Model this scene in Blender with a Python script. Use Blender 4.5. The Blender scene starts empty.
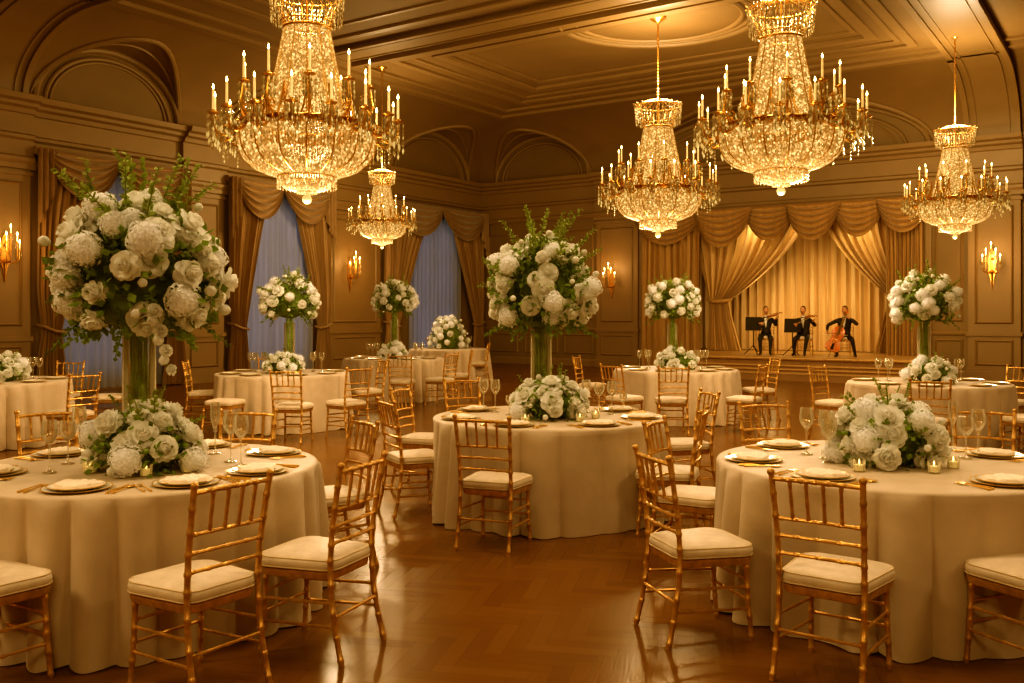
import bpy, bmesh, math, random
from math import sin, cos, pi, sqrt, radians
from mathutils import Vector, Matrix

random.seed(7)
SC = bpy.context.scene
COL = SC.collection
KIDS = {}

# ------------------------------------------------------------------ helpers
def link(o, parent=None):
    COL.objects.link(o)
    if parent is not None:
        o.parent = parent
        KIDS.setdefault(parent.name, []).append(o)
    return o

def tag(o, label=None, cat=None, group=None, kind=None):
    if label: o['label'] = label
    if cat: o['category'] = cat
    if group: o['group'] = group
    if kind: o['kind'] = kind
    return o

def thing(name, label, cat, loc=(0, 0, 0), rz=0.0, group=None, scale=1.0):
    o = bpy.data.objects.new(name, None)
    o.empty_display_size = 0.1
    o.location = loc
    o.rotation_euler = (0, 0, rz)
    o.scale = (scale, scale, scale)
    link(o)
    return tag(o, label, cat, group)

def copy_tree(o, parent=None):
    c = o.copy()
    link(c, parent)
    for ch in KIDS.get(o.name, []):
        copy_tree(ch, c)
    return c

def inst(name, me, parent=None, loc=(0, 0, 0), rot=None, scale=(1, 1, 1)):
    o = bpy.data.objects.new(name, me)
    o.location = loc
    if rot is not None: o.rotation_euler = rot
    if not hasattr(scale, '__len__'): scale = (scale,) * 3
    o.scale = scale
    return link(o, parent)

class MB:
    """collects shapes and links them as ONE mesh object"""
    def __init__(s):
        s.v = []; s.f = []; s.m = []; s.mi = 0
    def add(s, vs, fs):
        b = len(s.v)
        s.v.extend([tuple(p) for p in vs])
        for f in fs:
            s.f.append([i + b for i in f]); s.m.append(s.mi)
    def merge(s, o, M=None):
        b = len(s.v)
        s.v.extend([tuple(M @ Vector(p)) if M else p for p in o.v])
        for f, k in zip(o.f, o.m):
            s.f.append([i + b for i in f]); s.m.append(s.mi if o.mi == 0 else k)
    def box(s, x0, x1, y0, y1, z0, z1, M=None):
        vs = [(x, y, z) for z in (z0, z1) for y in (y0, y1) for x in (x0, x1)]
        if M: vs = [M @ Vector(p) for p in vs]
        s.add(vs, [(0, 2, 3, 1), (4, 5, 7, 6), (0, 1, 5, 4), (2, 6, 7, 3), (0, 4, 6, 2), (1, 3, 7, 5)])
    def lathe(s, prof, n=24, M=None, closed=False, f=None):
        vs = []; fs = []
        for (r, z) in prof:
            for k in range(n):
                a = 2 * pi * k / n
                p = Vector((r * cos(a), r * sin(a), z))
                vs.append(M @ p if M else p)
        L = len(prof)
        rng = range(L) if closed else range(L - 1)
        for i in rng:
            j = (i + 1) % L
            for k in range(n):
                k2 = (k + 1) % n
                fs.append((i * n + k, i * n + k2, j * n + k2, j * n + k))
        if not closed:
            if prof[0][0] > 1e-4: fs.append(tuple(range(n))[::-1])
            if prof[-1][0] > 1e-4: fs.append(tuple((L - 1) * n + k for k in range(n)))
        s.add(vs, fs)
    def tube(s, path, rad, n=8, M=None, closed=False):
        P = [Vector(p) for p in path]
        if not hasattr(rad, '__len__'): rad = [rad] * len(P)
        vs = []; fs = []
        L = len(P)
        up = None
        for i in range(L):
            if closed: t = P[(i + 1) % L] - P[i - 1]
            else: t = P[min(i + 1, L - 1)] - P[max(i - 1, 0)]
            if t.length < 1e-9: t = Vector((0, 0, 1))
            t.normalize()
            if up is None:
                a = Vector((0, 0, 1)) if abs(t.z) < 0.9 else Vector((1, 0, 0))
                up = (a - t * a.dot(t)).normalized()
            else:
                u2 = up - t * up.dot(t)
                if u2.length > 1e-6: up = u2.normalized()
            w = t.cross(up)
            for k in range(n):
                a = 2 * pi * k / n
                p = P[i] + (up * cos(a) + w * sin(a)) * rad[i]
                vs.append(M @ p if M else p)
        for i in range(L if closed else L - 1):
            j = (i + 1) % L
            for k in range(n):
                k2 = (k + 1) % n
                fs.append((i * n + k, i * n + k2, j * n + k2, j * n + k))
        if not closed:
            fs.append(tuple(range(n))[::-1]); fs.append(tuple((L - 1) * n + k for k in range(n)))
        s.add(vs, fs)
    def grid(s, fn, nu, nv, M=None):
        vs = []; fs = []
        for j in range(nv + 1):
            for i in range(nu + 1):
                p = Vector(fn(i / nu, j / nv))
                vs.append(M @ p if M else p)
        for j in range(nv):
            for i in range(nu):
                a = j * (nu + 1) + i
                fs.append((a, a + 1, a + nu + 2, a + nu + 1))
        s.add(vs, fs)
    def extrude(s, prof, x0, x1, M=None):
        """polygon profile in (y,z) swept along x"""
        n = len(prof)
        vs = [(x, y, z) for x in (x0, x1) for (y, z) in prof]
        if M: vs = [M @ Vector(p) for p in vs]
        fs = [tuple(range(n)), tuple(range(n, 2 * n))[::-1]]
        for k in range(n):
            k2 = (k + 1) % n
            fs.append((k2, k, n + k, n + k2))
        s.add(vs, fs)
    def poly(s, pts, z0, z1, M=None):
        """polygon in (x,y) raised from z0 to z1"""
        n = len(pts)
        vs = [(x, y, z) for z in (z0, z1) for (x, y) in pts]
        if M: vs = [M @ Vector(p) for p in vs]
        fs = [tuple(range(n))[::-1], tuple(range(n, 2 * n))]
        for k in range(n):
            k2 = (k + 1) % n
            fs.append((k, k2, n + k2, n + k))
        s.add(vs, fs)
    def ball(s, c, r, nu=10, nv=7, sc=(1, 1, 1), M=None):
        def fn(u, v):
            a = 2 * pi * u; b = pi * (v - .5)
            return (c[0] + r * sc[0] * cos(b) * cos(a), c[1] + r * sc[1] * cos(b) * sin(a), c[2] + r * sc[2] * sin(b))
        s.grid(fn, nu, nv, M)
    def bead(s, c, r, h=None):
        h = h or r
        x, y, z = c
        s.add([(x, y, z + h), (x + r, y, z), (x, y + r, z), (x - r, y, z), (x, y - r, z), (x, y, z - h)],
              [(0, 1, 2), (0, 2, 3), (0, 3, 4), (0, 4, 1), (5, 2, 1), (5, 3, 2), (5, 4, 3), (5, 1, 4)])
    def mesh(s, name, mats, smooth=True, angle=40):
        me = bpy.data.meshes.new(name)
        me.from_pydata(s.v, [], s.f)
        if not isinstance(mats, (list, tuple)): mats = [mats]
        for m in mats: me.materials.append(m)
        if any(s.m): me.polygons.foreach_set('material_index', s.m)
        bm = bmesh.new(); bm.from_mesh(me)
        bmesh.ops.remove_doubles(bm, verts=bm.verts, dist=1e-5)
        bmesh.ops.recalc_face_normals(bm, faces=bm.faces)
        bm.to_mesh(me); bm.free()
        if smooth:
            me.shade_smooth()
            try: me.set_sharp_from_angle(angle=radians(angle))
            except Exception: pass
        me.update()
        return me
    def build(s, name, mats, parent=None, loc=(0, 0, 0), rz=0.0, smooth=True, angle=40):
        o = bpy.data.objects.new(name, s.mesh(name, mats, smooth, angle))
        o.location = loc; o.rotation_euler = (0, 0, rz)
        return link(o, parent)

# ------------------------------------------------------------------ materials
def nd(nt, typ, **kw):
    n = nt.nodes.new(typ)
    for k, v in kw.items(): setattr(n, k, v)
    return n

def mat(name, col, rough=.5, metal=0.0, var=.12, scale=6.0, bump=0.0, bscale=60.0, sheen=0.0, emit=None, estr=0.0,
        stretch=(1, 1, 1), spec=.5, sss=0.0, transl=0.0):
    if not any(w in name for w in ('petal', 'leaf', 'sprig', 'stem', 'china', 'wax', 'sheer', 'shirt')):
        col = (col[0], col[1] * .90, col[2] * .86)      # paints and fabrics lean warm
    m = bpy.data.materials.new(name); m.use_nodes = True
    nt = m.node_tree; b = nt.nodes['Principled BSDF']
    tc = nd(nt, 'ShaderNodeTexCoord')
    mp = nd(nt, 'ShaderNodeMapping'); mp.inputs['Scale'].default_value = stretch
    nt.links.new(tc.outputs['Object'], mp.inputs['Vector'])
    nz = nd(nt, 'ShaderNodeTexNoise'); nz.inputs['Scale'].default_value = scale; nz.inputs['Detail'].default_value = 3
    nt.links.new(mp.outputs['Vector'], nz.inputs['Vector'])
    rp = nd(nt, 'ShaderNodeValToRGB')
    c0 = [max(0, c * (1 - var)) for c in col[:3]]; c1 = [min(1, c * (1 + var)) for c in col[:3]]
    rp.color_ramp.elements[0].position = .3; rp.color_ramp.elements[1].position = .7
    rp.color_ramp.elements[0].color = (*c0, 1); rp.color_ramp.elements[1].color = (*c1, 1)
    nt.links.new(nz.outputs['Fac'], rp.inputs['Fac'])
    nt.links.new(rp.outputs['Color'], b.inputs['Base Color'])
    b.inputs['Roughness'].default_value = rough; b.inputs['Metallic'].default_value = metal
    b.inputs['Specular IOR Level'].default_value = spec
    if sheen: b.inputs['Sheen Weight'].default_value = sheen
    if emit:
        b.inputs['Emission Color'].default_value = (*emit, 1); b.inputs['Emission Strength'].default_value = estr
    if bump:
        n2 = nd(nt, 'ShaderNodeTexNoise'); n2.inputs['Scale'].default_value = bscale
        nt.links.new(mp.outputs['Vector'], n2.inputs['Vector'])
        bp = nd(nt, 'ShaderNodeBump'); bp.inputs['Strength'].default_value = bump; bp.inputs['Distance'].default_value = .01
        nt.links.new(n2.outputs['Fac'], bp.inputs['Height']); nt.links.new(bp.outputs['Normal'], b.inputs['Normal'])
    if transl:
        out = nt.nodes['Material Output']
        tr = nd(nt, 'ShaderNodeBsdfTranslucent'); nt.links.new(rp.outputs['Color'], tr.inputs['Color'])
        mx = nd(nt, 'ShaderNodeMixShader'); mx.inputs[0].default_value = transl
        nt.links.new(b.outputs[0], mx.inputs[1]); nt.links.new(tr.outputs[0], mx.inputs[2])
        nt.links.new(mx.outputs[0], out.inputs['Surface'])
    return m

def glass_mat(name, tint=(.97, .95, .9), edge=.9, base=.12, gloss=(1, .95, .88)):
    """thin clear glass: transparent, with mirror reflection growing towards the rim"""
    m = bpy.data.materials.new(name); m.use_nodes = True
    nt = m.node_tree; nt.nodes.clear()
    out = nd(nt, 'ShaderNodeOutputMaterial')
    tr = nd(nt, 'ShaderNodeBsdfTransparent'); tr.inputs[0].default_value = (*tint, 1)
    gl = nd(nt, 'ShaderNodeBsdfGlossy'); gl.inputs['Roughness'].default_value = .04; gl.inputs[0].default_value = (*gloss, 1)
    df = nd(nt, 'ShaderNodeBsdfTranslucent'); df.inputs[0].default_value = (.95, .93, .88, 1)
    lw = nd(nt, 'ShaderNodeFresnel'); lw.inputs['IOR'].default_value = 1.5
    mu = nd(nt, 'ShaderNodeMath', operation='MULTIPLY_ADD'); mu.inputs[1].default_value = edge; mu.inputs[2].default_value = base
    mu.use_clamp = True
    nt.links.new(lw.outputs[0], mu.inputs[0])
    m2 = nd(nt, 'ShaderNodeMixShader'); m2.inputs[0].default_value = .40
    nt.links.new(gl.outputs[0], m2.inputs[1]); nt.links.new(df.outputs[0], m2.inputs[2])
    mx = nd(nt, 'ShaderNodeMixShader')
    nt.links.new(mu.outputs[0], mx.inputs[0]); nt.links.new(tr.outputs[0], mx.inputs[1]); nt.links.new(m2.outputs[0], mx.inputs[2])
    nt.links.new(mx.outputs[0], out.inputs['Surface'])
    return m

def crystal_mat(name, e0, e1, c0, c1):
    """cut crystal; lamp glow and sparkle are painted in as random emission per bead"""
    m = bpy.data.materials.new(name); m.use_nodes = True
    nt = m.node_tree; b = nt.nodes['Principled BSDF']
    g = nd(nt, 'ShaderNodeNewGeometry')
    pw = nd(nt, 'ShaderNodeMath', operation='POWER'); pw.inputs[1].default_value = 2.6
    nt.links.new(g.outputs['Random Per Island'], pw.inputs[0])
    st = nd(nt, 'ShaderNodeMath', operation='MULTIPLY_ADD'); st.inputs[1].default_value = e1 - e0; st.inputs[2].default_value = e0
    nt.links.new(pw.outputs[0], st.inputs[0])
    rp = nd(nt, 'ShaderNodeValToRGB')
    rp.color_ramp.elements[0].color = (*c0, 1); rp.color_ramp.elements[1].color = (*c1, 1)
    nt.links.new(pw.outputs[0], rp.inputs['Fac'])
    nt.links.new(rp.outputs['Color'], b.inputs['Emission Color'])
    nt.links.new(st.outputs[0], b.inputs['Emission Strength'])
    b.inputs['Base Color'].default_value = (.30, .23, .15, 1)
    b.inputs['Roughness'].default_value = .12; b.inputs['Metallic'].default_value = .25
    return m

def flame_mat(name, col, s):
    m = bpy.data.materials.new(name); m.use_nodes = True
    nt = m.node_tree; nt.nodes.clear()
    out = nd(nt, 'ShaderNodeOutputMaterial'); e = nd(nt, 'ShaderNodeEmission')
    e.inputs[0].default_value = (*col, 1); e.inputs[1].default_value = s
    nt.links.new(e.outputs[0], out.inputs['Surface'])
    return m

def parquet_mat(name):
    m = bpy.data.materials.new(name); m.use_nodes = True
    nt = m.node_tree; b = nt.nodes['Principled BSDF']; L = nt.links.new
    b.inputs['Specular IOR Level'].default_value = .13
    def M(op, a, c=None, d=None):
        n = nd(nt, 'ShaderNodeMath', operation=op)
        for i, x in enumerate((a, c, d)):
            if x is None: continue
            if isinstance(x, (int, float)): n.inputs[i].default_value = x
            else: L(x, n.inputs[i])
        return n.outputs[0]
    def mix(f, a, c):   # a + f*(c-a)
        return M('MULTIPLY_ADD', f, M('SUBTRACT', c, a), a)
    tc = nd(nt, 'ShaderNodeTexCoord')
    mp = nd(nt, 'ShaderNodeMapping')
    mp.inputs['Scale'].default_value = (1 / .088,) * 3
    mp.inputs['Rotation'].default_value = (0, 0, radians(12))
    L(tc.outputs['Object'], mp.inputs['Vector'])
    sp = nd(nt, 'ShaderNodeSeparateXYZ'); L(mp.outputs[0], sp.inputs[0])
    x, y = sp.outputs[0], sp.outputs[1]
    i, j = M('FLOOR', x), M('FLOOR', y)
    fx, fy = M('SUBTRACT', x, i), M('SUBTRACT', y, j)
    N = 5
    k = M('FLOORED_MODULO', M('SUBTRACT', i, j), 2 * N)
    vert = M('GREATER_THAN', k, N - .5)
    kv = M('SUBTRACT', 2 * N - 1, k)
    ac = mix(vert, fy, fx)
    al = mix(vert, M('ADD', k, fx), M('ADD', kv, fy))
    idx = mix(vert, M('SUBTRACT', i, k), i)
    idy = mix(vert, j, M('SUBTRACT', j, kv))
    cb = nd(nt, 'ShaderNodeCombineXYZ'); L(idx, cb.inputs[0]); L(idy, cb.inputs[1]); L(vert, cb.inputs[2])
    wn = nd(nt, 'ShaderNodeTexWhiteNoise'); L(cb.outputs[0], wn.inputs['Vector'])
    ea = M('MINIMUM', ac, M('SUBTRACT', 1, ac))
    el = M('MINIMUM', al, M('SUBTRACT', N, al))
    seam = M('LESS_THAN', M('MINIMUM', ea, el), .022)
    gv = nd(nt, 'ShaderNodeCombineXYZ'); L(M('MULTIPLY', al, .5), gv.inputs[0]); L(M('MULTIPLY', ac, 9), gv.inputs[1]); L(M('MULTIPLY', wn.outputs['Value'], 60), gv.inputs[2])
    gr = nd(nt, 'ShaderNodeTexNoise'); gr.inputs['Scale'].default_value = 1.0; gr.inputs['Detail'].default_value = 4
    L(gv.outputs[0], gr.inputs['Vector'])
    tone = M('ADD', M('MULTIPLY', wn.outputs['Value'], .55), M('MULTIPLY', gr.outputs['Fac'], .5))
    rp = nd(nt, 'ShaderNodeValToRGB')
    rp.color_ramp.elements[0].position = .1; rp.color_ramp.elements[1].position = .95
    rp.color_ramp.elements[0].color = (.135, .057, .013, 1); rp.color_ramp.elements[1].color = (.19, .088, .023, 1)
    L(tone, rp.inputs['Fac'])
    dk = nd(nt, 'ShaderNodeMix', data_type='RGBA', blend_type='MULTIPLY'); dk.inputs[0].default_value = 1
    L(rp.outputs['Color'], dk.inputs[6])
    sc = M('SUBTRACT', 1, M('MULTIPLY', seam, .22))
    cc = nd(nt, 'ShaderNodeCombineColor'); L(sc, cc.inputs[0]); L(sc, cc.inputs[1]); L(sc, cc.inputs[2])
    L(cc.outputs[0], dk.inputs[7]); L(dk.outputs[2], b.inputs['Base Color'])
    rn = nd(nt, 'ShaderNodeTexNoise'); rn.inputs['Scale'].default_value = 1.1; L(tc.outputs['Object'], rn.inputs['Vector'])
    L(M('MULTIPLY_ADD', rn.outputs['Fac'], .14, .16), b.inputs['Roughness'])
    bp = nd(nt, 'ShaderNodeBump'); bp.inputs['Strength'].default_value = .12; bp.inputs['Distance'].default_value = .004
    L(M('SUBTRACT', gr.outputs['Fac'], seam), bp.inputs['Height']); L(bp.outputs[0], b.inputs['Normal'])
    return m

M_ = {}
M_['wall'] = mat('wall_paint', (.205, .15, .073), .6, var=.06, scale=1.5)
M_['trim'] = mat('moulding_paint', (.245, .176, .09), .5, var=.05, scale=2)
M_['ceil'] = mat('ceiling_plaster', (.215, .15, .072), .7, var=.07, scale=1.2)
M_['floor'] = parquet_mat('herringbone_parquet')
M_['gold'] = mat('gold_paint', (.62, .40, .15), .36, .62, var=.22, scale=30)
M_['goldd'] = mat('antique_gold', (.62, .37, .11), .33, .85, var=.25, scale=20)
M_['goldc'] = mat('polished_gold', (.80, .54, .18), .3, .6, var=.1, scale=30)
M_['cushion'] = mat('ivory_satin', (.68, .62, .51), .55, var=.10, scale=14, bump=.15, bscale=25, sheen=.2)
M_['piping'] = mat('ivory_piping', (.70, .62, .46), .6)
M_['cloth'] = mat('ivory_linen', (.60, .53, .425), .62, var=.05, scale=9, bump=.12, bscale=45, sheen=.25)
M_['napkin'] = mat('napkin_linen', (.88, .82, .68), .7, var=.05, scale=20, bump=.2, bscale=60, sheen=.3)
M_['china'] = mat('white_china', (.90, .85, .74), .18, var=.03)
M_['drape'] = mat('bronze_drape', (.30, .20, .095), .6, var=.18, scale=4, stretch=(3, 3, .3), sheen=.35)
M_['swag'] = mat('bronze_swag', (.27, .18, .085), .55, var=.15, scale=5, sheen=.4)
M_['sheer'] = mat('sheer_voile', (.62, .64, .74), .8, var=.10, scale=4, stretch=(4, 4, .15), transl=.72)
M_['sdrape'] = mat('stage_gold_drape', (.60, .44, .22), .55, var=.12, scale=4, stretch=(3, 3, .3), sheen=.3)
M_['sdraped'] = mat('stage_bronze_drape', (.44, .295, .125), .6, var=.15, scale=4, stretch=(3, 3, .3), sheen=.3)
M_['sback'] = mat('stage_cream_curtain', (.70, .55, .32), .6, var=.08, scale=3, stretch=(4, 4, .2), sheen=.2)
M_['stage'] = mat('stage_boards', (.52, .36, .17), .4, var=.15, scale=3, stretch=(8, 1, 1))
M_['stagef'] = mat('stage_panel', (.30, .19, .085), .5, var=.1)
M_['glass'] = glass_mat('clear_glass')
M_['vase'] = glass_mat('vase_glass', tint=(.97, .97, .92), edge=1.0, base=.05)
M_['pane'] = glass_mat('window_glass', tint=(.9, .95, 1), edge=.3, base=.02)
M_['petal'] = mat('white_petal', (1, 1, .97), .55, var=.03, scale=9, transl=.35)
M_['petal2'] = mat('cream_petal', (1, .99, .93), .6, var=.03, scale=9, transl=.35)
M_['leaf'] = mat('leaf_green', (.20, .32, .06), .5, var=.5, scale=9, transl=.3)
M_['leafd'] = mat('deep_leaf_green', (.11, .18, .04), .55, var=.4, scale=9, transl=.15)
M_['sprig'] = mat('fresh_sprig_green', (.27, .36, .08), .5, var=.3, scale=12, transl=.3)
M_['stem'] = mat('stem_green', (.26, .40, .09), .5, var=.35, scale=14)
M_['water'] = glass_mat('vase_water', tint=(.9, .95, .82), edge=.3, base=.02)
M_['candle'] = mat('candle_wax', (.95, .85, .62), .5, emit=(1, .62, .26), estr=.42, var=.02)
M_['flame'] = flame_mat('candle_flame', (1, .74, .36), 26)
M_['votflame'] = flame_mat('votive_flame', (1, .72, .36), 5)
M_['votwax'] = mat('votive_wax', (.95, .88, .7), .5, emit=(1, .72, .35), estr=.35, var=.02)
M_['cryst'] = crystal_mat('crystal_glow', .30, 1.30, (1, .52, .22), (1, .76, .48))
M_['crystd'] = crystal_mat('crystal_glow_dim', .05, .7, (1, .55, .2), (1, .78, .45))  # weaker painted glow; these beads emit too
M_['suit'] = mat('black_suit', (.010, .009, .008), .6, var=.3)
M_['shirt'] = mat('white_shirt', (.8, .74, .62), .7, var=.04)
M_['skin'] = mat('skin', (.55, .30, .17), .5, var=.08)
M_['hair'] = mat('dark_hair', (.03, .02, .013), .5, var=.4, scale=60)
M_['shoe'] = mat('black_leather', (.012, .011, .01), .25)
M_['violin'] = mat('violin_varnish', (.42, .17, .05), .25, var=.25, scale=6, stretch=(1, 8, 1))
M_['cello'] = mat('cello_varnish', (.55, .17, .035), .25, var=.2, scale=5, stretch=(1, 8, 1))
M_['ebony'] = mat('ebony', (.012, .010, .008), .6, spec=.2)
M_['blackm'] = mat('black_metal', (.02, .018, .016), .4, .3)
M_['bulb'] = flame_mat('downlight_lens', (1, .86, .62), 3.0)
# ------------------------------------------------------------------ the room
A = Vector((-1.05, 31.2, 0)); TH = radians(34)
E1 = Vector((cos(TH), -sin(TH), 0)); E2 = Vector((sin(TH), cos(TH), 0))
RZL, RZB = radians(236), radians(146)
ML = Matrix.Translation(A) @ Matrix.Rotation(RZL, 4, 'Z')     # local x = distance along left wall, y = into room
MBK = Matrix.Translation(A) @ Matrix.Rotation(RZB, 4, 'Z')    # local x = -distance along back wall, y = into room
def RW(s, t, z=0.0):
    return A + E1 * s - E2 * t + Vector((0, 0, z))
def to_left(s, t, z): return (t, s, z)
def to_back(s, t, z): return (-s, t, z)
HC, HT, INS = 5.8, 7.3, 2.5
SW, TW = 24.5, 28.5      # room width along back wall, length along left wall
ntrim = [0]
def struct(name, mb, m, loc=(0, 0, 0), rz=0.0, parent=None, smooth=False, angle=30):
    o = mb.build(name, m, parent, loc, rz, smooth, angle)
    if parent is None: o['kind'] = 'structure'
    return o
def trim(mb, m=None, rz=RZL, loc=A, smooth=True, angle=35):
    ntrim[0] += 1
    return struct('trim_%d' % ntrim[0], mb, m or M_['trim'], loc, rz, smooth=smooth, angle=angle)

fl = MB(); fl.add([RW(-.3, -.3), RW(SW + .3, -.3), RW(SW + .3, TW + .3), RW(-.3, TW + .3)], [(0, 1, 2, 3)])
struct('floor', fl, M_['floor'])

WIN = [(13.4, 11.62, 15.1), (8.85, 7.07, 10.46), (2.45, .12, 4.95)]
WW, WZ0, WZ1 = 1.15, .3, 4.5
w = MB()
edges = sorted([(c - WW, c + WW) for c, a, b in WIN])
x = -.3
for a, b in edges:
    w.box(x, a, -.3, 0, 0, 7.5); w.box(a, b, -.3, 0, 0, WZ0); w.box(a, b, -.3, 0, WZ1, 7.5); x = b
w.box(x, TW + .3, -.3, 0, 0, 7.5)
struct('wall_left', w, M_['wall'], A, RZL)
OS0, OS1, OZ = 5.95, 13.65, 4.55
w = MB()
w.box(-SW - .3, -OS1, -.3, 0, 0, 7.5); w.box(-OS0, .3, -.3, 0, 0, 7.5); w.box(-OS1, -OS0, -.3, 0, OZ, 7.5)
struct('wall_back', w, M_['wall'], A, RZB)
w = MB()
w.box(-OS1 - .3, -OS1, -2.2, -.3, 0, OZ + .3); w.box(-OS0, -OS0 + .3, -2.2, -.3, 0, OZ + .3)
w.box(-OS1 - .3, -OS0 + .3, -2.5, -2.2, 0, OZ + .3); w.box(-OS1, -OS0, -2.2, -.3, OZ, OZ + .3)
struct('wall_stage', w, M_['wall'], A, RZB)
w = MB(); w.box(-SW - .3, -SW, 0, TW, 0, 7.5); struct('wall_right', w, M_['wall'], A, RZB)
w = MB(); w.box(TW, TW + .3, 0, SW, 0, 7.5); struct('wall_rear', w, M_['wall'], A, RZL)

# ceiling: flat field, quarter-round cove above both cornices, lunette vaults cutting into the cove
LUNL = [(13.35, 1.72, 1.36), (8.85, 1.75, 1.36), (2.6, 1.95, 1.36)]
LUNB = [(2.4, 1.75, 1.36), (9.75, 4.1, 1.40), (18.6, 2.2, 1.36)]
def cove(v):
    return HT if v >= INS else HC + (HT - HC) * sqrt(max(0, 1 - (1 - v / INS) ** 2))
def lun(u, tab):
    h = 0
    for c, w_, r in tab:
        d = (u - c) / w_
        if abs(d) < 1: h = max(h, HC + r * sqrt(1 - d * d))
    return h
def hgt(s, t):
    h = min(cove(s), cove(t))
    if s < INS + 1e-6: h = max(h, lun(t, LUNL))
    if t < INS + 1e-6: h = max(h, lun(s, LUNB))
    return min(h, HT)
vs_ = [INS * (1 - cos(k * pi / 2 / 26)) for k in range(27)]
def cgrid(mb, S, T):
    n = len(S)
    mb.add([RW(s, t, hgt(s, t)) for t in T for s in S],
           [(j * n + i, j * n + i + 1, (j + 1) * n + i + 1, (j + 1) * n + i) for j in range(len(T) - 1) for i in range(n - 1)])
def frange(a, b, st):
    n = max(1, int(round((b - a) / st))); return [a + (b - a) * k / n for k in range(n + 1)]
c = MB()
cgrid(c, vs_, vs_[:-1] + frange(INS, TW, .07))
cgrid(c, frange(INS, SW, .07), vs_)
cgrid(c, [INS, SW], [INS, TW])
struct('ceiling', c, M_['ceil'], smooth=True, angle=25)

# cornice and frieze, running along both walls
CP = [(0, 4.5), (.06, 4.5), (.10, 4.56), (.10, 4.62), (.05, 4.66), (.05, 4.95), (.12, 4.99), (.12, 5.05), (.05, 5.09), (.05, 5.46),
      (.10, 5.48), (.13, 5.56), (.22, 5.60), (.24, 5.66), (.34, 5.70), (.38, 5.80), (0, 5.82)]
m = MB(); m.extrude(CP, 0, TW); trim(m, rz=RZL, smooth=False)
m = MB(); m.extrude(CP, -SW, 0); trim(m, rz=RZB, smooth=False)
# cornice breaks forward over each pilaster
def pilaster(x0, x1, rz):
    m = MB()
    m.box(x0, x1, 0, .13, 0, 4.5)
    m.extrude([(y + .13 if y > 0 else 0, z) for y, z in CP], x0 - .05, x1 + .05)
    for z, h, e in ((0, .22, .05), (.22, .06, .03), (1.06, .09, .04), (4.28, .07, .04), (4.40, .1, .07)):
        m.box(x0 - e, x1 + e, 0, .13 + e, z, z + h)
    return trim(m, rz=rz, smooth=False)
def panel(x0, x1, z0, z1, y, rz, wd=.06, m=None):
    own = m is None
    m = m or MB()
    pr = [(0, 0), (wd * .25, .025), (wd * .6, .035), (wd, .008), (wd, 0)]
    def side(p, q):        # mitred strip between two corners of the rectangle
        cx, cz = (x0 + x1) / 2, (z0 + z1) / 2
        vs = []
        for (px, pz) in (p, q):
            for (d, h) in pr:
                vs.append((px + (d if px < cx else -d), y + h, pz + (d if pz < cz else -d)))
        n = len(pr)
        m.add(vs, [(k, k + 1, n + k + 1, n + k) for k in range(n - 1)])
    cs = [(x0, z0), (x1, z0), (x1, z1), (x0, z1)]
    for k in range(4): side(cs[k], cs[(k + 1) % 4])
    if own: return trim(m, rz=rz)
for a, b in ((15.15, 16.6), (10.48, 11.6), (5.0, 7.05)):
    pilaster(a, b, RZL)
    m = MB(); panel(a + .16, b - .16, 1.35, 4.15, .13, RZL, m=m); panel(a + .16, b - .16, .35, .98, .13, RZL, m=m); trim(m)
for a, b in ((4.42, 5.8), (14.62, 15.75)):
    pilaster(-b, -a, RZB)
    m = MB(); panel(-b + .15, -a - .15, 1.35, 4.15, .13, RZB, m=m); panel(-b + .15, -a - .15, .35, .98, .13, RZB, m=m); trim(m, rz=RZB)
m = MB()
for a, b in ((.35, 1.5), (1.75, 3.0), (3.2, 4.25), (13.85, 14.5), (16.0, 17.6), (17.9, 19.6)):
    panel(-b, -a, 1.4, 4.15, 0, RZB, m=m); panel(-b, -a, .36, .98, 0, RZB, m=m)
trim(m, rz=RZB)
m = MB()
for a, b in ((16.9, 18.9), (19.2, 21.5)):
    panel(a, b, 1.4, 4.15, 0, RZL, m=m); panel(a, b, .36, .98, 0, RZL, m=m)
trim(m)
# chair rail and baseboards
RP = [(0, 1.07), (.03, 1.07), (.05, 1.10), (.05, 1.14), (.02, 1.17), (0, 1.17)]
BP = [(0, 0), (.05, 0), (.05, .16), (.035, .2), (.02, .22), (0, .22)]
mr, mb_ = MB(), MB()
for a, b in ((16.6, TW),): mr.extrude(RP, a, b)
for a, b in ((4.95, 5.0), (7.05, 7.1), (10.4, 10.48), (11.6, 11.65), (16.6, TW)): mb_.extrude(BP, a, b)
for (a, b), q in zip(edges, range(3)): mb_.extrude(BP, a - .6, b + .6)
trim(mr); struct('baseboard_left', mb_, M_['trim'], A, RZL)
mr, mb_ = MB(), MB()
for a, b in ((0, 4.42), (5.8, OS0), (OS1, 14.62), (15.75, SW)):
    mr.extrude(RP, -b, -a); mb_.extrude(BP, -b, -a)
trim(mr, rz=RZB); struct('baseboard_back', mb_, M_['trim'], A, RZB)
# stage opening surround
m = MB(); m.box(-OS0 - .02, -OS0 + .14, 0, .07, 0, OZ); m.box(-OS1 - .14, -OS1 + .02, 0, .07, 0, OZ); m.box(-OS1, -OS0, 0, .07, OZ - .06, OZ + .1)
trim(m, rz=RZB, smooth=False)

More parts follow.
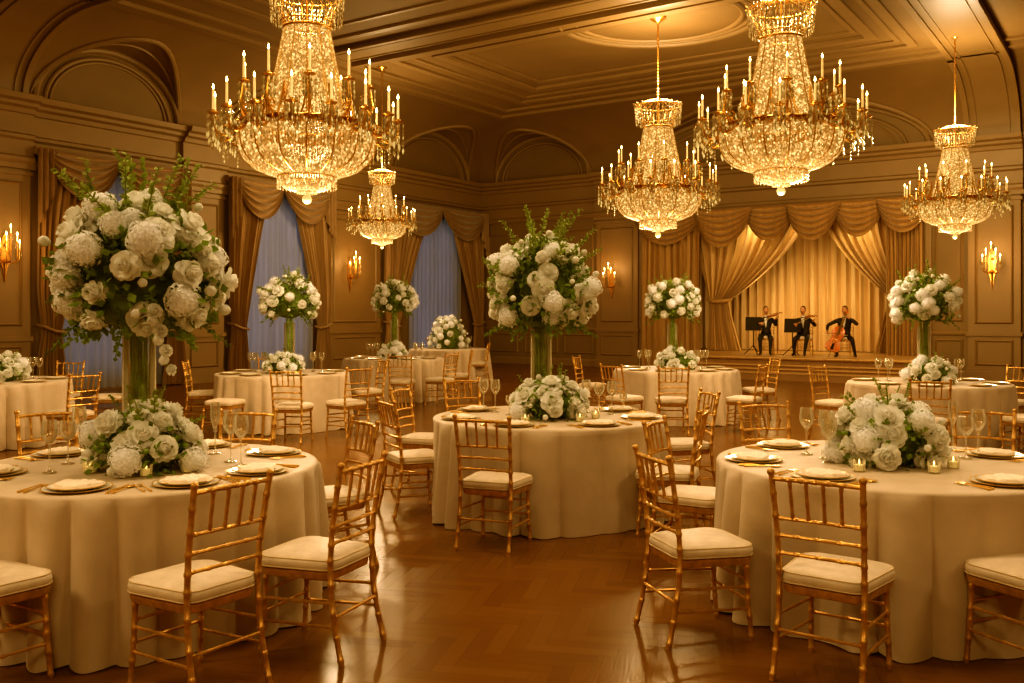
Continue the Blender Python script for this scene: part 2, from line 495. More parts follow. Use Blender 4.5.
# arch mouldings of the lunettes (on the wall and along the groin)
def arch_tube(m, cc, w_, r, y, rad, tr, sc=1.0, z0=HC):
    m.tube([tr(cc + w_ * sc * cos(a), y, z0 + r * sc * sin(a)) for a in [pi * k / 40 for k in range(41)]], rad, 8)
for tab, tr, rz in ((LUNL, lambda u, y, z: (u, y, z), RZL), (LUNB, lambda u, y, z: (-u, y, z), RZB)):
    for cc, w_, r in tab:
        m = MB()
        arch_tube(m, cc, w_, r, .05, .075, tr, .97)
        arch_tube(m, cc, w_, r, .02, .045, tr, .84)
        arch_tube(m, cc, w_, r, .02, .028, tr, .78)
        path = []
        for k in range(61):
            a = pi * (k + .5) / 61
            z = HC + r * sin(a)
            q = (z - HC) / (HT - HC)
            v = INS * (1 - sqrt(max(0, 1 - q * q)))
            path.append(tr(cc + w_ * cos(a), v, z - .01))
        m.tube(path, .06, 8)
        p2 = [(p[0], p[1] * .55 + .02, p[2] - .015) for p in path]
        m.tube(p2, .03, 6)
        trim(m, rz=rz)
# broad cove ribs rising from pilasters, and the ceiling beams that carry on from them
def rib(a, b, tr, rz):
    m = MB()
    def sheet(u0, u1, off):
        path = []
        for k in range(25):
            an = (pi / 2) * k / 24
            path.append((INS * (1 - cos(an)), HC + (HT - HC) * sin(an)))
        nrm = []
        for k in range(25):
            an = (pi / 2) * k / 24
            nv = Vector((cos(an) / INS, -sin(an) / (HT - HC))); nv.normalize(); nrm.append(nv)
        vs = []
        for (y, z), nv in zip(path, nrm):
            for (u, o) in ((u0, -.02), (u0, off), (u1, off), (u1, -.02)):
                vs.append(tr(u, y + nv.x * o, z + nv.y * o))
        fs = []
        for k in range(24):
            for q in range(3):
                fs.append((k * 4 + q, k * 4 + q + 1, k * 4 + q + 5, k * 4 + q + 4))
        m.add(vs, fs)
    wd = b - a
    sheet(a, b, .10); sheet(a, a + .12, .17); sheet(b - .12, b, .17); sheet(a + .22, a + .27, .13); sheet(b - .27, b - .22, .13)
    trim(m, rz=rz)
tl = lambda u, y, z: (u, y, z)
tb = lambda u, y, z: (-u, y, z)
rib(15.2, 16.5, tl, RZL); rib(14.55, 15.75, tb, RZB)
def beam(x0, x1, y0, y1, rz, long_x=True):
    """moulded ceiling band; the long edges carry raised fillets"""
    m = MB()
    m.box(x0, x1, y0, y1, HT - .07, HT + .01)
    if long_x:
        for a, b, d in ((y0, y0 + .12, .17), (y1 - .12, y1, .115), (y0 + .22, y0 + .27, .09), (y1 - .27, y1 - .22, .09)):
            m.box(x0, x1, a, b, HT - d, HT)
    else:
        for a, b, d in ((x0, x0 + .12, .17), (x1 - .12, x1, .115), (x0 + .22, x0 + .27, .09), (x1 - .27, x1 - .22, .09)):
            m.box(a, b, y0, y1, HT - d, HT)
    trim(m, M_['trim'], rz=rz, smooth=False)
beam(-15.75, -14.55, INS, TW, RZB, False)
beam(15.2, 16.5, INS, 14.55, RZL, False)
beam(9.5, 10.5, INS + .9, 14.55, RZL, False)
# border band round the flat field and stepped coffer frames inside it
def frame_rect(s0, s1, t0, t1, wd, drop, dr2=None):
    m = MB()
    for (a, b, c_, d) in ((s0, s1, t0, t0 + wd), (s0, s1, t1 - wd, t1), (s0, s0 + wd, t0 + wd, t1 - wd), (s1 - wd, s1, t0 + wd, t1 - wd)):
        m.box(-b, -a, c_, d, HT - drop * .6, HT + .01)
    trim(m, M_['trim'], rz=RZB, smooth=False)
frame_rect(INS - .1, SW, INS - .1, TW, .30, .07)
frame_rect(INS + .2, SW - .3, INS + .2, TW - .3, .08, .13)
frame_rect(INS + .75, SW - .8, INS + .75, TW - .8, .10, .10)
for k, (d, wd, dr) in enumerate(((4.4, .18, .09), (4.9, .10, .06), (5.5, .22, .12), (6.1, .09, .06))):
    frame_rect(d - .3, 14.2 - (d - 4.4) * .5, d - .6, 9.2 - (d - 4.4) * .2, wd, dr)
for k, (d, wd, dr) in enumerate(((0, .16, .09), (.7, .08, .06))):
    frame_rect(4.1 + d, 14.2 - d, 10.9 + d, 14.9 - d, wd, dr)
m = MB()
for r, t_ in ((1.95, .06), (1.78, .035), (1.6, .05)):
    m.tube([RW(10.4, 8.5, HT - .01) - A + Vector((r * cos(a), r * .95 * sin(a), 0)) for a in [2 * pi * k / 64 for k in range(64)]], t_, 8, closed=True)
trim(m, rz=0.0)
# ceiling downlight on the beam
d = thing('ceiling_downlight', 'small round white downlight at the top edge of the ceiling beam', 'light', RW(15.05, 12.05, HT - .10))
m = MB(); m.lathe([(.085, -.05), (.13, -.05), (.14, -.02), (.14, .0), (.085, .0)], 24, closed=True); m.build('trim_ring', M_['trim'], d)
m = MB(); m.lathe([(0, -.045), (.05, -.04), (.085, -.02)], 20); m.build('lens', M_['bulb'], d)

# ------------------------------------------------------------------ windows and their curtains
WORD = ['first window, left of the tall front bouquet', 'second window from the left', 'third window, nearest the room corner']
def swag(m, x0, x1, zt, drop, y, n=5, skew=0.0, dep=.10, nu=26, nv=48):
    """festoon hung between two points, with pleats that follow the sag"""
    def fn(u, v):
        sag = 4 * u * (1 - u)
        uu = u + skew * u * (1 - u)
        xx = x0 + (x1 - x0) * uu
        zz = zt - sag ** .8 * drop * (v * .97 + .03) - (1 - sag) * .10 * v
        yy = y + dep * sag ** .5 * (.5 + .5 * sin(pi * v)) + .075 * sag ** .5 * (1 - 2 * abs(sin(pi * n * v)) ** .7)
        return (xx, yy, zz)
    m.grid(fn, nu, nv)
def drape(m, xi, xo, z0, z1, y, n, amp=.07, nv=30, nu=None):
    """pleated panel; xi(z) and xo(z) give the inner and the outer edge"""
    nu = nu or n * 9
    ph = random.random() * 6
    def fn(u, v):
        z = z1 + (z0 - z1) * v
        a, b = xi(z), xo(z)
        w_ = u + .012 * sin(9 * u + 4 * v + ph)
        return (a + (b - a) * w_, y + amp * sin(2 * pi * n * u + .5 * sin(3 * v + ph)) + amp * .4 * sin(2 * pi * n * 2.3 * u + ph), z)
    m.grid(fn, nu, nv)
for q, (c_, a, b) in enumerate(WIN):
    f = MB()
    x0, x1 = c_ - WW, c_ + WW
    for (u0, u1, z0, z1) in ((x0, x0 + .09, WZ0, WZ1), (x1 - .09, x1, WZ0, WZ1), (x0, x1, WZ0, WZ0 + .09), (x0, x1, WZ1 - .09, WZ1),
                             (c_ - .04, c_ + .04, WZ0, WZ1), (x0, x1, 2.0, 2.05), (x0, x1, 3.2, 3.25)):
        f.box(u0, u1, -.24, -.17, z0, z1)
    o = struct('window_%d' % (q + 1), f, M_['trim'], A, RZL)
    p = MB(); p.box(x0 + .05, x1 - .05, -.21, -.205, WZ0 + .05, WZ1 - .05); p.build('pane', M_['pane'], o)
    wd = WORD[q]
    ws = WW + .12
    s = MB()
    s.grid(lambda u, v: (c_ - ws + 2 * ws * u, .10 + .03 * sin(2 * pi * 13 * u + .4 * sin(5 * v)), 4.62 - 4.58 * v), 130, 12)
    tag(s.build('sheer_curtain', M_['sheer'], None, A, RZL), 'pale blue-grey sheer curtain at the ' + wd, 'curtain', 'sheer window curtains')
    for sd in (-1, 1):
        edge = a if sd < 0 else b
        def xi(z, sd=sd, edge=edge):
            q_ = min(1, max(0, (4.75 - z) / 3.5))
            top = .30
            wide = (abs(edge - c_) - .40) * .93
            pos = top + (wide - top) * q_ ** .8
            if z < 1.25: pos -= .15 * (1.25 - z) / 1.25
            return c_ + sd * pos
        def xo(z, sd=sd, edge=edge):
            return edge - sd * (.02 + .10 * math.exp(-((z - 1.25) / .5) ** 2))
        mm = MB(); drape(mm, xi, xo, .03, 4.78, .27, 7 if abs(edge - c_) < 2 else 9, .06)
        side = 'left' if sd > 0 else 'right'
        dr = mm.build('window_drape', M_['drape'], None, A, RZL)
        tag(dr, '%s bronze floor-length drape of the %s' % (side, wd), 'curtain', 'bronze window drapes')
        tb_ = MB(); zt = 1.25
        tb_.tube([(xi(zt) - sd * .05, .22, zt + .02), (xi(zt) - sd * .04, .36, zt - .03), ((xi(zt) + xo(zt)) / 2, .40, zt), (xo(zt) + sd * .0, .36, zt + .08), (xo(zt) + sd * .02, .12, zt + .12)], .028, 8)
        tb_.build('tieback', M_['swag'], dr)
    v = thing('window_valance', 'swagged bronze valance across the top of the ' + wd, 'valance', A, RZL, 'window valances')
    bd = MB(); bd.box(a - .02, b + .02, .06, .30, 4.72, 4.86); bd.build('pelmet_board', M_['swag'], v)
    half = b - a
    for (u0, u1, dp, yy) in ((a + .12, c_ + .02, .95, .38), (c_ - .02, b - .12, .95, .38)):
        mm = MB(); swag(mm, u0, u1, 4.83, dp, yy, 5); mm.build('swag', M_['swag'], v)
    for sd, edge in ((1, a), (-1, b)):
        mm = MB()
        mm.grid(lambda u, w_: (edge + sd * (-.02 + .36 * u), .40 + .045 * sin(2 * pi * 3 * u), 4.83 - (1.5 - .75 * u) * w_), 24, 10)
        mm.build('tail', M_['swag'], v)

# ------------------------------------------------------------------ stage
ST0, ST1, STT, STZ = 8.2, 14.1, 2.7, .545
stg = thing('stage_platform', 'low wooden stage platform with panelled front under the musicians', 'stage', A, RZB)
m = MB(); m.box(-OS1 + .02, -OS0 - .02, -2.15, -.02, STZ - .06, STZ); struct('floor_stage', m, M_['stage'], A, RZB)
m = MB(); m.box(-ST1, -ST0, .02, STT, STZ - .06, STZ)
m.extrude([(STT - .02, STZ - .07), (STT + .05, STZ - .06), (STT + .07, STZ - .03), (STT + .05, STZ), (STT - .02, STZ)], -ST1, -ST0)
m.build('deck', M_['stage'], stg, smooth=False)
m = MB(); m.box(-ST1 + .05, -ST0 - .05, .02, STT - .02, 0, STZ - .06); m.build('front_panel', M_['stagef'], stg, smooth=False)
m = MB(); m.box(-ST1 + .02, -ST0 - .02, STT - .02, STT + .28, 0, .16); m.build('step', M_['stagef'], stg, smooth=False)
m = MB()
for z in (.24, .33): m.box(-ST1 + .05, -ST0 - .05, STT - .02, STT + .025, z, z + .035)
m.box(-ST1 + .02, -ST0 - .02, STT - .02, STT + .30, .16, .19)
m.build('front_moulding', M_['stage'], stg, smooth=False)

mm = MB(); mm.grid(lambda u, v: (-OS1 + .05 + (OS1 - OS0 - .1) * u, -1.5 + .07 * sin(2 * pi * 34 * u) + .03 * sin(2 * pi * 61 * u + 2 * v), 4.5 - 3.94 * v), 400, 8)
tag(mm.build('backdrop_curtain', M_['sback'], None, A, RZB), 'lit cream pleated curtain hanging behind the three musicians', 'curtain')
# outer fixed drapes, then the tied-back pair
for nm, s0, s1 in (('left', OS0 + .02, 7.75), ('right', 12.75, OS1 - .02)):
    mm = MB(); drape(mm, lambda z: -s0, lambda z: -s1, .02, 4.5, .16, 9, .06)
    tag(mm.build('stage_side_drape', M_['sdraped'], None, A, RZB), 'bronze straight drape at the %s edge of the stage opening' % nm, 'curtain', 'straight stage side drapes')
def tied(nm, sm, st_, zt, s_top_in, s_top_out):
    """full curtain swept from the middle of the opening to a tieback at its side"""
    mm = MB()
    sg = 1 if st_ > sm else -1
    def inner(z):
        if z > zt:
            q = max(0, (4.45 - z) / (4.45 - zt))
            return s_top_in + (st_ - sg * .30 - s_top_in) * (.25 * q + .75 * q ** 1.9)
        q = max(0, (zt - z) / zt)
        return st_ - sg * (.30 + .55 * q ** 1.3)
    def outer(z):
        if z > zt:
            q = max(0, (4.45 - z) / (4.45 - zt))
            return s_top_out + (st_ + sg * .28 - s_top_out) * q ** 1.2
        q = max(0, (zt - z) / zt)
        return st_ + sg * (.28 + .1 * q)
    n = 11
    mm.grid(lambda u, v: (-(inner(4.5 - 3.93 * v) * (1 - u) + outer(4.5 - 3.93 * v) * u),
                          -.28 + (.07 if 4.5 - 3.93 * v > zt else .06) * sin(2 * pi * n * u + .3 * sin(4 * v)) + .02 * sin(2 * pi * 25 * u), 4.5 - 3.93 * v), 130, 48)
    o = mm.build('stage_tied_drape', M_['sdrape'], None, A, RZB)
    tag(o, 'gold stage curtain swept aside and tied back on the %s' % nm, 'curtain', 'tied back stage curtains')
    t_ = MB(); t_.tube([(-st_ - .36, -.30, zt + .05), (-st_ - .2, -.17, zt), (-st_ + .1, -.15, zt - .02), (-st_ + .36, -.28, zt + .05)], .05, 8)
    t_.build('tieback', M_['sdraped'], o)
tied('left', 10, 8.15, 1.95, 10.75, 7.3)
tied('right', 10, 13.0, 2.05, 10.95, 13.5)
v = thing('stage_valance', 'draped bronze valance of overlapping swags across the stage top', 'valance', A, RZB)
m = MB(); m.box(-OS1, -OS0, .05, .22, 4.40, 4.52); m.build('pelmet_board', M_['swag'], v)
k0 = [OS0 - .1, 7.75, 9.2, 10.35, 11.55, 12.65, OS1 + .1]
for k in range(6):
    mm = MB(); swag(mm, -k0[k] + .12, -k0[k + 1] - .12, 4.50, (.95, 1.1, .95, 1.0, .95, .9)[k], .24 + .06 * (k % 2), 6, dep=.14); mm.build('swag', M_['sdraped'], v)
# ------------------------------------------------------------------ chiavari chair
SHARED = {}
def shared(key, fn):
    if key not in SHARED: SHARED[key] = fn()
    return SHARED[key]

def noded(path, r, marks, n=8, bump=1.22):
    """bamboo-turned rod: radius r with ring nodes at the given fractions"""
    P = [Vector(p) for p in path]
    ln = [0]
    for i in range(1, len(P)): ln.append(ln[-1] + (P[i] - P[i - 1]).length)
    T = ln[-1]
    def at(f):
        d = f * T
        for i in range(1, len(P)):
            if d <= ln[i] + 1e-9:
                q = (d - ln[i - 1]) / max(1e-9, ln[i] - ln[i - 1]); return P[i - 1].lerp(P[i], q)
        return P[-1]
    fs = [(0, r), (1, r)] + [(ln[i] / T, r) for i in range(1, len(P) - 1)]
    e = .007 / T
    for k in marks:
        fs += [(k - e * 1.6, r), (k - e, r * bump), (k + e, r * bump), (k + e * 1.6, r)]
    fs.sort()
    m = MB(); m.tube([at(f) for f, _ in fs], [q for _, q in fs], n)
    return m

def seat_outline(g=0.0, n=10):
    """rounded trapezoid, wider at the front (+x)"""
    cs = [(.205, .205), (-.195, .18), (-.195, -.18), (.205, -.205)]
    rr = [.075, .06, .06, .075]
    pts = []
    for (x, y), r, a0 in zip(cs, rr, (0, 90, 180, 270)):
        sx, sy = (1 if x > 0 else -1), (1 if y > 0 else -1)
        cx, cy = x - sx * r, y - sy * r
        for k in range(n + 1):
            a = radians(a0 + 90 * k / n)
            pts.append((cx + (r + g) * cos(a), cy + (r + g) * sin(a)))
    return pts

def ring_loft(m, rings):
    """list of closed rings of equal length -> lofted solid"""
    n = len(rings[0]); vs = [p for r in rings for p in r]; fs = []
    for i in range(len(rings) - 1):
        for k in range(n):
            k2 = (k + 1) % n
            fs.append((i * n + k, i * n + k2, (i + 1) * n + k2, (i + 1) * n + k))
    fs.append(tuple(range(n))[::-1]); fs.append(tuple((len(rings) - 1) * n + k for k in range(n)))
    m.add(vs, fs)

def make_chair():
    t = thing('chiavari_chair', 'x', 'chair')
    g = M_['gold']
    # seat rail and cushion
    m = MB(); ring_loft(m, [[(x, y, z) for x, y in seat_outline(o)] for z, o in ((.385, -.012), (.39, -.003), (.415, .004), (.425, .004), (.43, -.004))])
    m.build('seat_frame', g, t)
    m = MB()
    rings = []
    for z, o in ((.428, -.006), (.434, .006), (.455, .012), (.475, .007), (.487, -.010)):
        rings.append([(x, y, z) for x, y in seat_outline(o)])
    base = seat_outline(-.012)
    for s, z in ((.88, .496), (.6, .504), (.3, .507), (.05, .508)): rings.append([(x * s, y * s, z) for x, y in base])
    ring_loft(m, rings)
    cu = m.build('cushion', M_['cushion'], t, angle=60)
    m = MB(); m.tube([(x, y, .480) for x, y in seat_outline(.003)], .0042, 6, closed=True); m.tube([(x, y, .436) for x, y in seat_outline(.009)], .0035, 6, closed=True)
    m.build('piping', M_['piping'], cu)
    for s in (-1, 1):
        # rear post and leg: one bent rod from floor to finial
        P = [(-.255, s * .19, 0), (-.222, s * .186, .14), (-.196, s * .183, .30), (-.188, s * .182, .45), (-.20, s * .184, .62), (-.228, s * .190, .80), (-.252, s * .195, .93)]
        m = noded(P, .0130, [.03, .14, .26, .40, .52, .60, .69, .79, .90], 8)
        m.ball((-.254, s * .1955, .936), .0170, 10, 8)
        m.build('rear_post', g, t)
        P = [(.195, s * .178, 0), (.178, s * .172, .2), (.17, s * .168, .40)]
        noded(P, .0122, [.05, .30, .52, .66, .92], 8).build('front_leg', g, t)
    def px(z):   # rear post centreline x at height z
        tab = [(.45, -.188), (.62, -.20), (.80, -.228), (.93, -.252)]
        for (a, xa), (b, xb) in zip(tab, tab[1:]):
            if z <= b: return xa + (xb - xa) * (z - a) / (b - a)
        return tab[-1][1]
    def bowed(z, r, nm, marks):
        P = [(px(z) - .022 * (1 - (k / 5 - 1) ** 2), -.187 + .374 * k / 10, z + (.006 * (1 - (k / 5 - 1) ** 2))) for k in range(11)]
        noded(P, r, marks, 8, 1.25).build(nm, g, t)
    bowed(.905, .0105, 'crest_rail', [.2, .35, .5, .65, .8])
    for z in (.725, .645, .565): bowed(z, .0085, 'back_rail', [.06, .25, .5, .75, .94])
    for y in (-.105, -.035, .035, .105):
        bo = .022 * (1 - (y / .187) ** 2)
        noded([(px(.727) - bo, y, .727), (px(.82) - bo * 1.1, y * 1.02, .82), (px(.905) - bo, y * 1.04, .905)], .0078, [.1, .5, .9], 6).build('spindle', g, t)
    # stretchers: two each side, two in front, one behind
    def rod(a, b): noded([a, b], .0078, [.05, .5, .95], 6, 1.25).build('stretcher', g, t)
    fl_ = lambda z, s: (.195 - .025 * z / .4, s * (.178 - .010 * z / .4), z)
    rl_ = lambda z, s: (-.255 + .059 * min(1, z / .3), s * (.19 - .007 * z / .3), z)
    for s in (-1, 1):
        for z in (.16, .27): rod(fl_(z, s), rl_(z + .015, s))
    for z in (.20, .30): rod(fl_(z, -1), fl_(z, 1))
    rod(rl_(.22, -1), rl_(.22, 1))
    return t

CH = [  # x, y, facing, label
 (-1.36, 4.07, 146, 'gold chair with its back to the camera in front of the front left table'),
 (-.93, 4.54, 158, 'gold chair at the right side of the front left table, nearer of two there'),
 (-1.16, 5.97, 213, 'gold chair behind the right side of the front left table, farther of two there'),
 (-2.26, 4.06, 60, 'gold chair cut off by the left picture edge, its cushion facing the front left table'),
 (-3.12, 6.5, -52, 'gold chair facing the camera behind the left wine glasses of the front left table'),
 (-1.87, 6.45, -92, 'gold chair facing the camera behind the right wine glasses of the front left table'),
 (-.11, 6.52, 69, 'gold chair with its back to the camera in front of the central table'),
 (-.77, 7.62, 27, 'gold chair at the left side of the central table, its cushion fully in view'),
 (-.80, 8.72, -18, 'gold chair tucked behind the far left side of the central table'),
 (1.13, 6.86, 162, 'gold chair at the right front of the central table, cushion partly hidden'),
 (1.50, 8.35, 192, 'gold chair behind the right side of the central table, facing left'),
 (1.43, 4.20, 53, 'gold chair with its back to the camera in front of the front right table'),
 (.93, 4.74, 16, 'gold chair at the left of the front right table, standing alone on open parquet'),
 (1.14, 5.98, -28, 'gold chair seen edge on between the central table and the front right table'),
 (1.97, 7.05, -82, 'gold chair facing the camera behind the left plates of the front right table'),
 (3.26, 6.55, -115, 'gold chair facing the camera behind the right wine glasses of the front right table'),
 (2.30, 4.20, 110, 'gold chair cut off by the right picture edge at the front right table'),
 (-4.45, 13.7, 8, 'gold chair at the far left of the left middle table near the window drape'),
 (-2.72, 11.8, 82, 'gold chair with its back to the camera in front of the left middle table'),
 (-2.13, 12.25, 138, 'gold chair at the right front of the left middle table, cushion turned to the cloth'),
 (-2.15, 14.1, 205, 'gold chair behind the right side of the left middle table'),
 (-3.75, 14.75, -78, 'gold chair facing the camera behind the left middle table, mostly hidden by wine glasses'),
 (-1.86, 16.1, 88, 'gold chair, back to the camera, before the third table from left'),
 (-1.25, 16.55, 150, 'gold chair at the right front of the third table from the left'),
 (-1.0, 17.7, 185, 'gold chair behind the right side of the third table from the left'),
 (-.78, 22.0, 175, 'gold chair at the farthest table in the room corner'),
 (-.42, 9.75, -65, 'gold chair facing the camera behind the left wine glasses of the central table'),
 (1.27, 15.2, -20, 'small distant gold chair left of the table beside the stage'),
 (2.12, 12.6, 86, 'gold chair, back to the camera, before the table left of the stage'),
 (1.52, 12.9, 40, 'gold chair at the left front of the table left of the stage, behind wine glasses'),
 (3.12, 12.75, 150, 'gold chair at the right front of the table left of the stage'),
 (3.72, 14.3, 186, 'gold chair at the right of the table left of the stage, nearest the stage'),
 (4.14, 12.2, -50, 'gold chair left of the table right of the stage, before the step'),
 (4.42, 10.1, 72, 'gold chair, back to the camera, before the table right of the stage'),
 (5.62, 10.35, 125, 'gold chair at the right front of the table right of the stage'),
 (6.45, 12.3, -150, 'gold chair behind the table right of the stage, near the right wall panel'),
 (-5.08, 10.95, 150, 'gold chair at the right of the table on the left picture edge, nearer of two'),
 (-6.35, 13.4, -92, 'gold chair behind the table on the left picture edge, facing the camera'),
 (-5.55, 13.1, 198, 'gold chair standing alone before the sheer of the first window'),
]
chair0 = make_chair()
for i, (x, y, a, lb) in enumerate(CH):
    o = chair0 if i == 0 else copy_tree(chair0)
    o.location = (x, y, 0); o.rotation_euler = (0, 0, radians(a))
    if i in (0, 11): o.scale = (1, 1, .965)
    tag(o, lb, 'chair', 'gold chairs around the round tables')
# backless seat beside the left middle table
def make_stool(x, y):
    t = thing('cushioned_stool', 'backless gold stool with ivory cushion at the left middle table', 'stool', (x, y, 0), radians(80))
    for ch in KIDS[chair0.name]:
        nm = ch.name.split('.')[0]
        if nm in ('seat_frame', 'cushion', 'front_leg', 'stretcher'): copy_tree(ch, t)
    for s in (-1, 1):
        noded([(-.255, s * .19, 0), (-.222, s * .186, .14), (-.196, s * .183, .30), (-.19, s * .182, .40)], .0145, [.05, .4, .9]).build('rear_leg', M_['gold'], t)
make_stool(-3.68, 12.15)

# ------------------------------------------------------------------ tables
TH_ = .76
TABLES = {  # key: x, y, radius, phrase
 'T1': (-2.01, 5.20, .93, 'front left table'),
 'T2': (2.10, 5.30, .94, 'front right table'),
 'T3': (.30, 7.70, .94, 'central table'),
 'T4': (-3.23, 13.40, .93, 'left middle table'),
 'T5': (-2.21, 17.80, .93, 'third table from left'),
 'T6': (-1.50, 22.60, .93, 'farthest table in the room corner'),
 'T7': (-6.48, 11.80, .93, 'left edge table'),
 'T8': (2.47, 14.30, .92, 'table left of the stage'),
 'T9': (5.04, 11.50, .93, 'table right of the stage'),
}
TL = {
 'T1': 'round table under floor-length ivory cloth, largest at front left below the tallest bouquet',
 'T2': 'round table under floor-length ivory cloth, large at front right with a low bouquet only',
 'T3': 'round table under floor-length ivory cloth in the middle of the parquet',
 'T4': 'round table under ivory cloth before the second window, at left middle',
 'T5': 'round table under ivory cloth below the sconce and third window',
 'T6': 'farthest round table under ivory cloth, by the corner beneath the third window',
 'T7': 'round table under ivory cloth cut off by the left picture edge',
 'T8': 'round table under ivory cloth just left of the stage platform',
 'T9': 'round table under ivory cloth at right, nearest the right end of the stage',
}
def cloth(key, seed):
    x, y, r, _ = TABLES[key]
    rnd = random.Random(seed)
    big = r > 0 and y < 9
    NA = 520 if big else 260
    n0 = rnd.choice((25, 27, 28))
    ph = [rnd.random() * 6.28 for _ in range(6)]
    def fold(a):
        w1 = a * n0 + 1.3 * sin(3 * a + ph[0]) + .8 * sin(5 * a + ph[1])
        f = abs(sin(w1 / 2)) ** .8
        g = .5 + .5 * cos(a * 11 + 2 * sin(2 * a + ph[2]) + ph[3])
        k = .62 + .38 * sin(6 * a + ph[4] + sin(3 * a))
        return (f * .80 + g * .35) * k
    def ring(rad0, z, amt, hem=0.0):
        out = []
        for k in range(NA):
            a = 2 * pi * k / NA
            rr = rad0 + amt * (fold(a) - .50)
            out.append((rr * cos(a), rr * sin(a), max(.004, z + hem * (fold(a + .12) - .5))))
        return out
    rings = []
    for q in (.02, .35, .7, .93): rings.append(ring(r * q, TH_, 0))
    rings.append(ring(r - .022, TH_, 0)); rings.append(ring(r - .008, TH_ - .004, 0)); rings.append(ring(r, TH_ - .014, .002))
    for q in (.06, .13, .2, .3, .42, .55, .68, .8, .9, .97, 1.0):
        z = (TH_ - .012) * (1 - q) + .006
        rings.append(ring(r + .004 + .045 * q, z, .030 + .105 * q ** .7, .018 * q if q == 1 else 0))
    m = MB()
    n = NA; vs = [p for rg in rings for p in rg]; fs = []
    for i in range(len(rings) - 1):
        for k in range(n):
            k2 = (k + 1) % n
            fs.append((i * n + k, i * n + k2, (i + 1) * n + k2, (i + 1) * n + k))
    fs.append(tuple(range(n)))
    m.add(vs, fs)
    return m
def zc(key): return TH_
for q, key in enumerate(TABLES):
    x, y, r, ph = TABLES[key]
    t = thing('banquet_table', TL[key], 'table', (x, y, 0), 0, 'cloth covered round tables')
    cloth(key, 20 + q).build('tablecloth', M_['cloth'], t, angle=75)

# ------------------------------------------------------------------ place settings
def plate_prof(r, h, lip):
    return [(0, .002), (r * .62, .002), (r * .66, .004), (r * .96, h), (r, h + .001), (r, h - .002), (r * .68, 0), (0, 0)]
def me_charger():
    m = MB(); m.lathe(plate_prof(.158, .012, 0), 48); me = m.mesh('charger', [M_['china'], M_['goldc']])
    for p in me.polygons:
        if (p.center.x ** 2 + p.center.y ** 2) ** .5 > .138: p.material_index = 1
    return me
def me_plate():
    m = MB(); m.lathe([(r_, z + .006) for r_, z in plate_prof(.132, .016, 0)], 48); me = m.mesh('plate', [M_['china'], M_['goldc']])
    for p in me.polygons:
        if (p.center.x ** 2 + p.center.y ** 2) ** .5 > .1285: p.material_index = 1
    return me
def me_napkin():
    m = MB()
    def fn(u, v):
        a = 2 * pi * u
        rr = (.10 + .008 * sin(3 * a + 1) + .006 * sin(7 * a)) * min(1, v * 1.15)
        z = .028 + .010 * (1 - v ** 3) + .004 * sin(4 * a + 5 * v) * v + .003 * sin(9 * v * cos(a) * 2)
        if v > .95: z = .014
        return (rr * cos(a) * 1.05, rr * sin(a) * .86, z)
    m.grid(fn, 40, 10)
    return m.mesh('napkin', M_['napkin'], angle=80)
def me_fork():
    m = MB()
    m.tube([(0, -.10, .004), (0, -.06, .005), (0, .02, .006), (0, .045, .008)], [.0055, .0045, .0025, .003], 6)
    m.poly([(-.004, .04), (.004, .04), (.011, .058), (.011, .07), (-.011, .07), (-.011, .058)], .005, .0075)
    for k in (-.0095, -.0032, .0032, .0095): m.poly([(k - .0016, .068), (k + .0016, .068), (k + .0011, .10), (k - .0011, .10)], .0045, .0065)
    return m.mesh('fork', M_['goldc'])
def me_knife():
    m = MB()
    m.tube([(0, -.11, .004), (0, -.05, .006), (0, .0, .005)], [.006, .0055, .004], 6)
    m.poly([(-.007, -.005), (.006, -.005), (.008, .05), (.007, .09), (.0, .115), (-.007, .10)], .003, .0052)
    return m.mesh('knife', M_['goldc'])
def me_spoon():
    m = MB()
    m.tube([(0, -.10, .004), (0, -.05, .005), (0, .04, .006)], [.0055, .0042, .003], 6)
    m.ball((0, .068, .006), 1, 12, 8, (.018, .030, .004))
    return m.mesh('spoon', M_['goldc'])
PL = {k: f() for k, f in (('charger', me_charger), ('plate', me_plate), ('napkin', me_napkin), ('fork', me_fork), ('knife', me_knife), ('spoon', me_spoon))}
SETS = {
 'T1': [(-93, 'front'), (-54, 'front right'), (-20, 'right'), (34, 'far right'), (82, 'far'), (150, 'far left'), (205, 'left')],
 'T2': [(-66, 'front right'), (-136, 'front left'), (176, 'left'), (124, 'far left'), (66, 'far right'), (17, 'right')],
 'T3': [(-113, 'front left'), (-62, 'front right'), (-14, 'right'), (33, 'far right'), (-160, 'left'), (146, 'far left')],
}
FAR = [(-150, 'left'), (-112, 'front left'), (-62, 'front right'), (-22, 'right'), (25, 'far right'), (152, 'far left')]
for key in ('T4', 'T5', 'T7', 'T8', 'T9'): SETS[key] = FAR
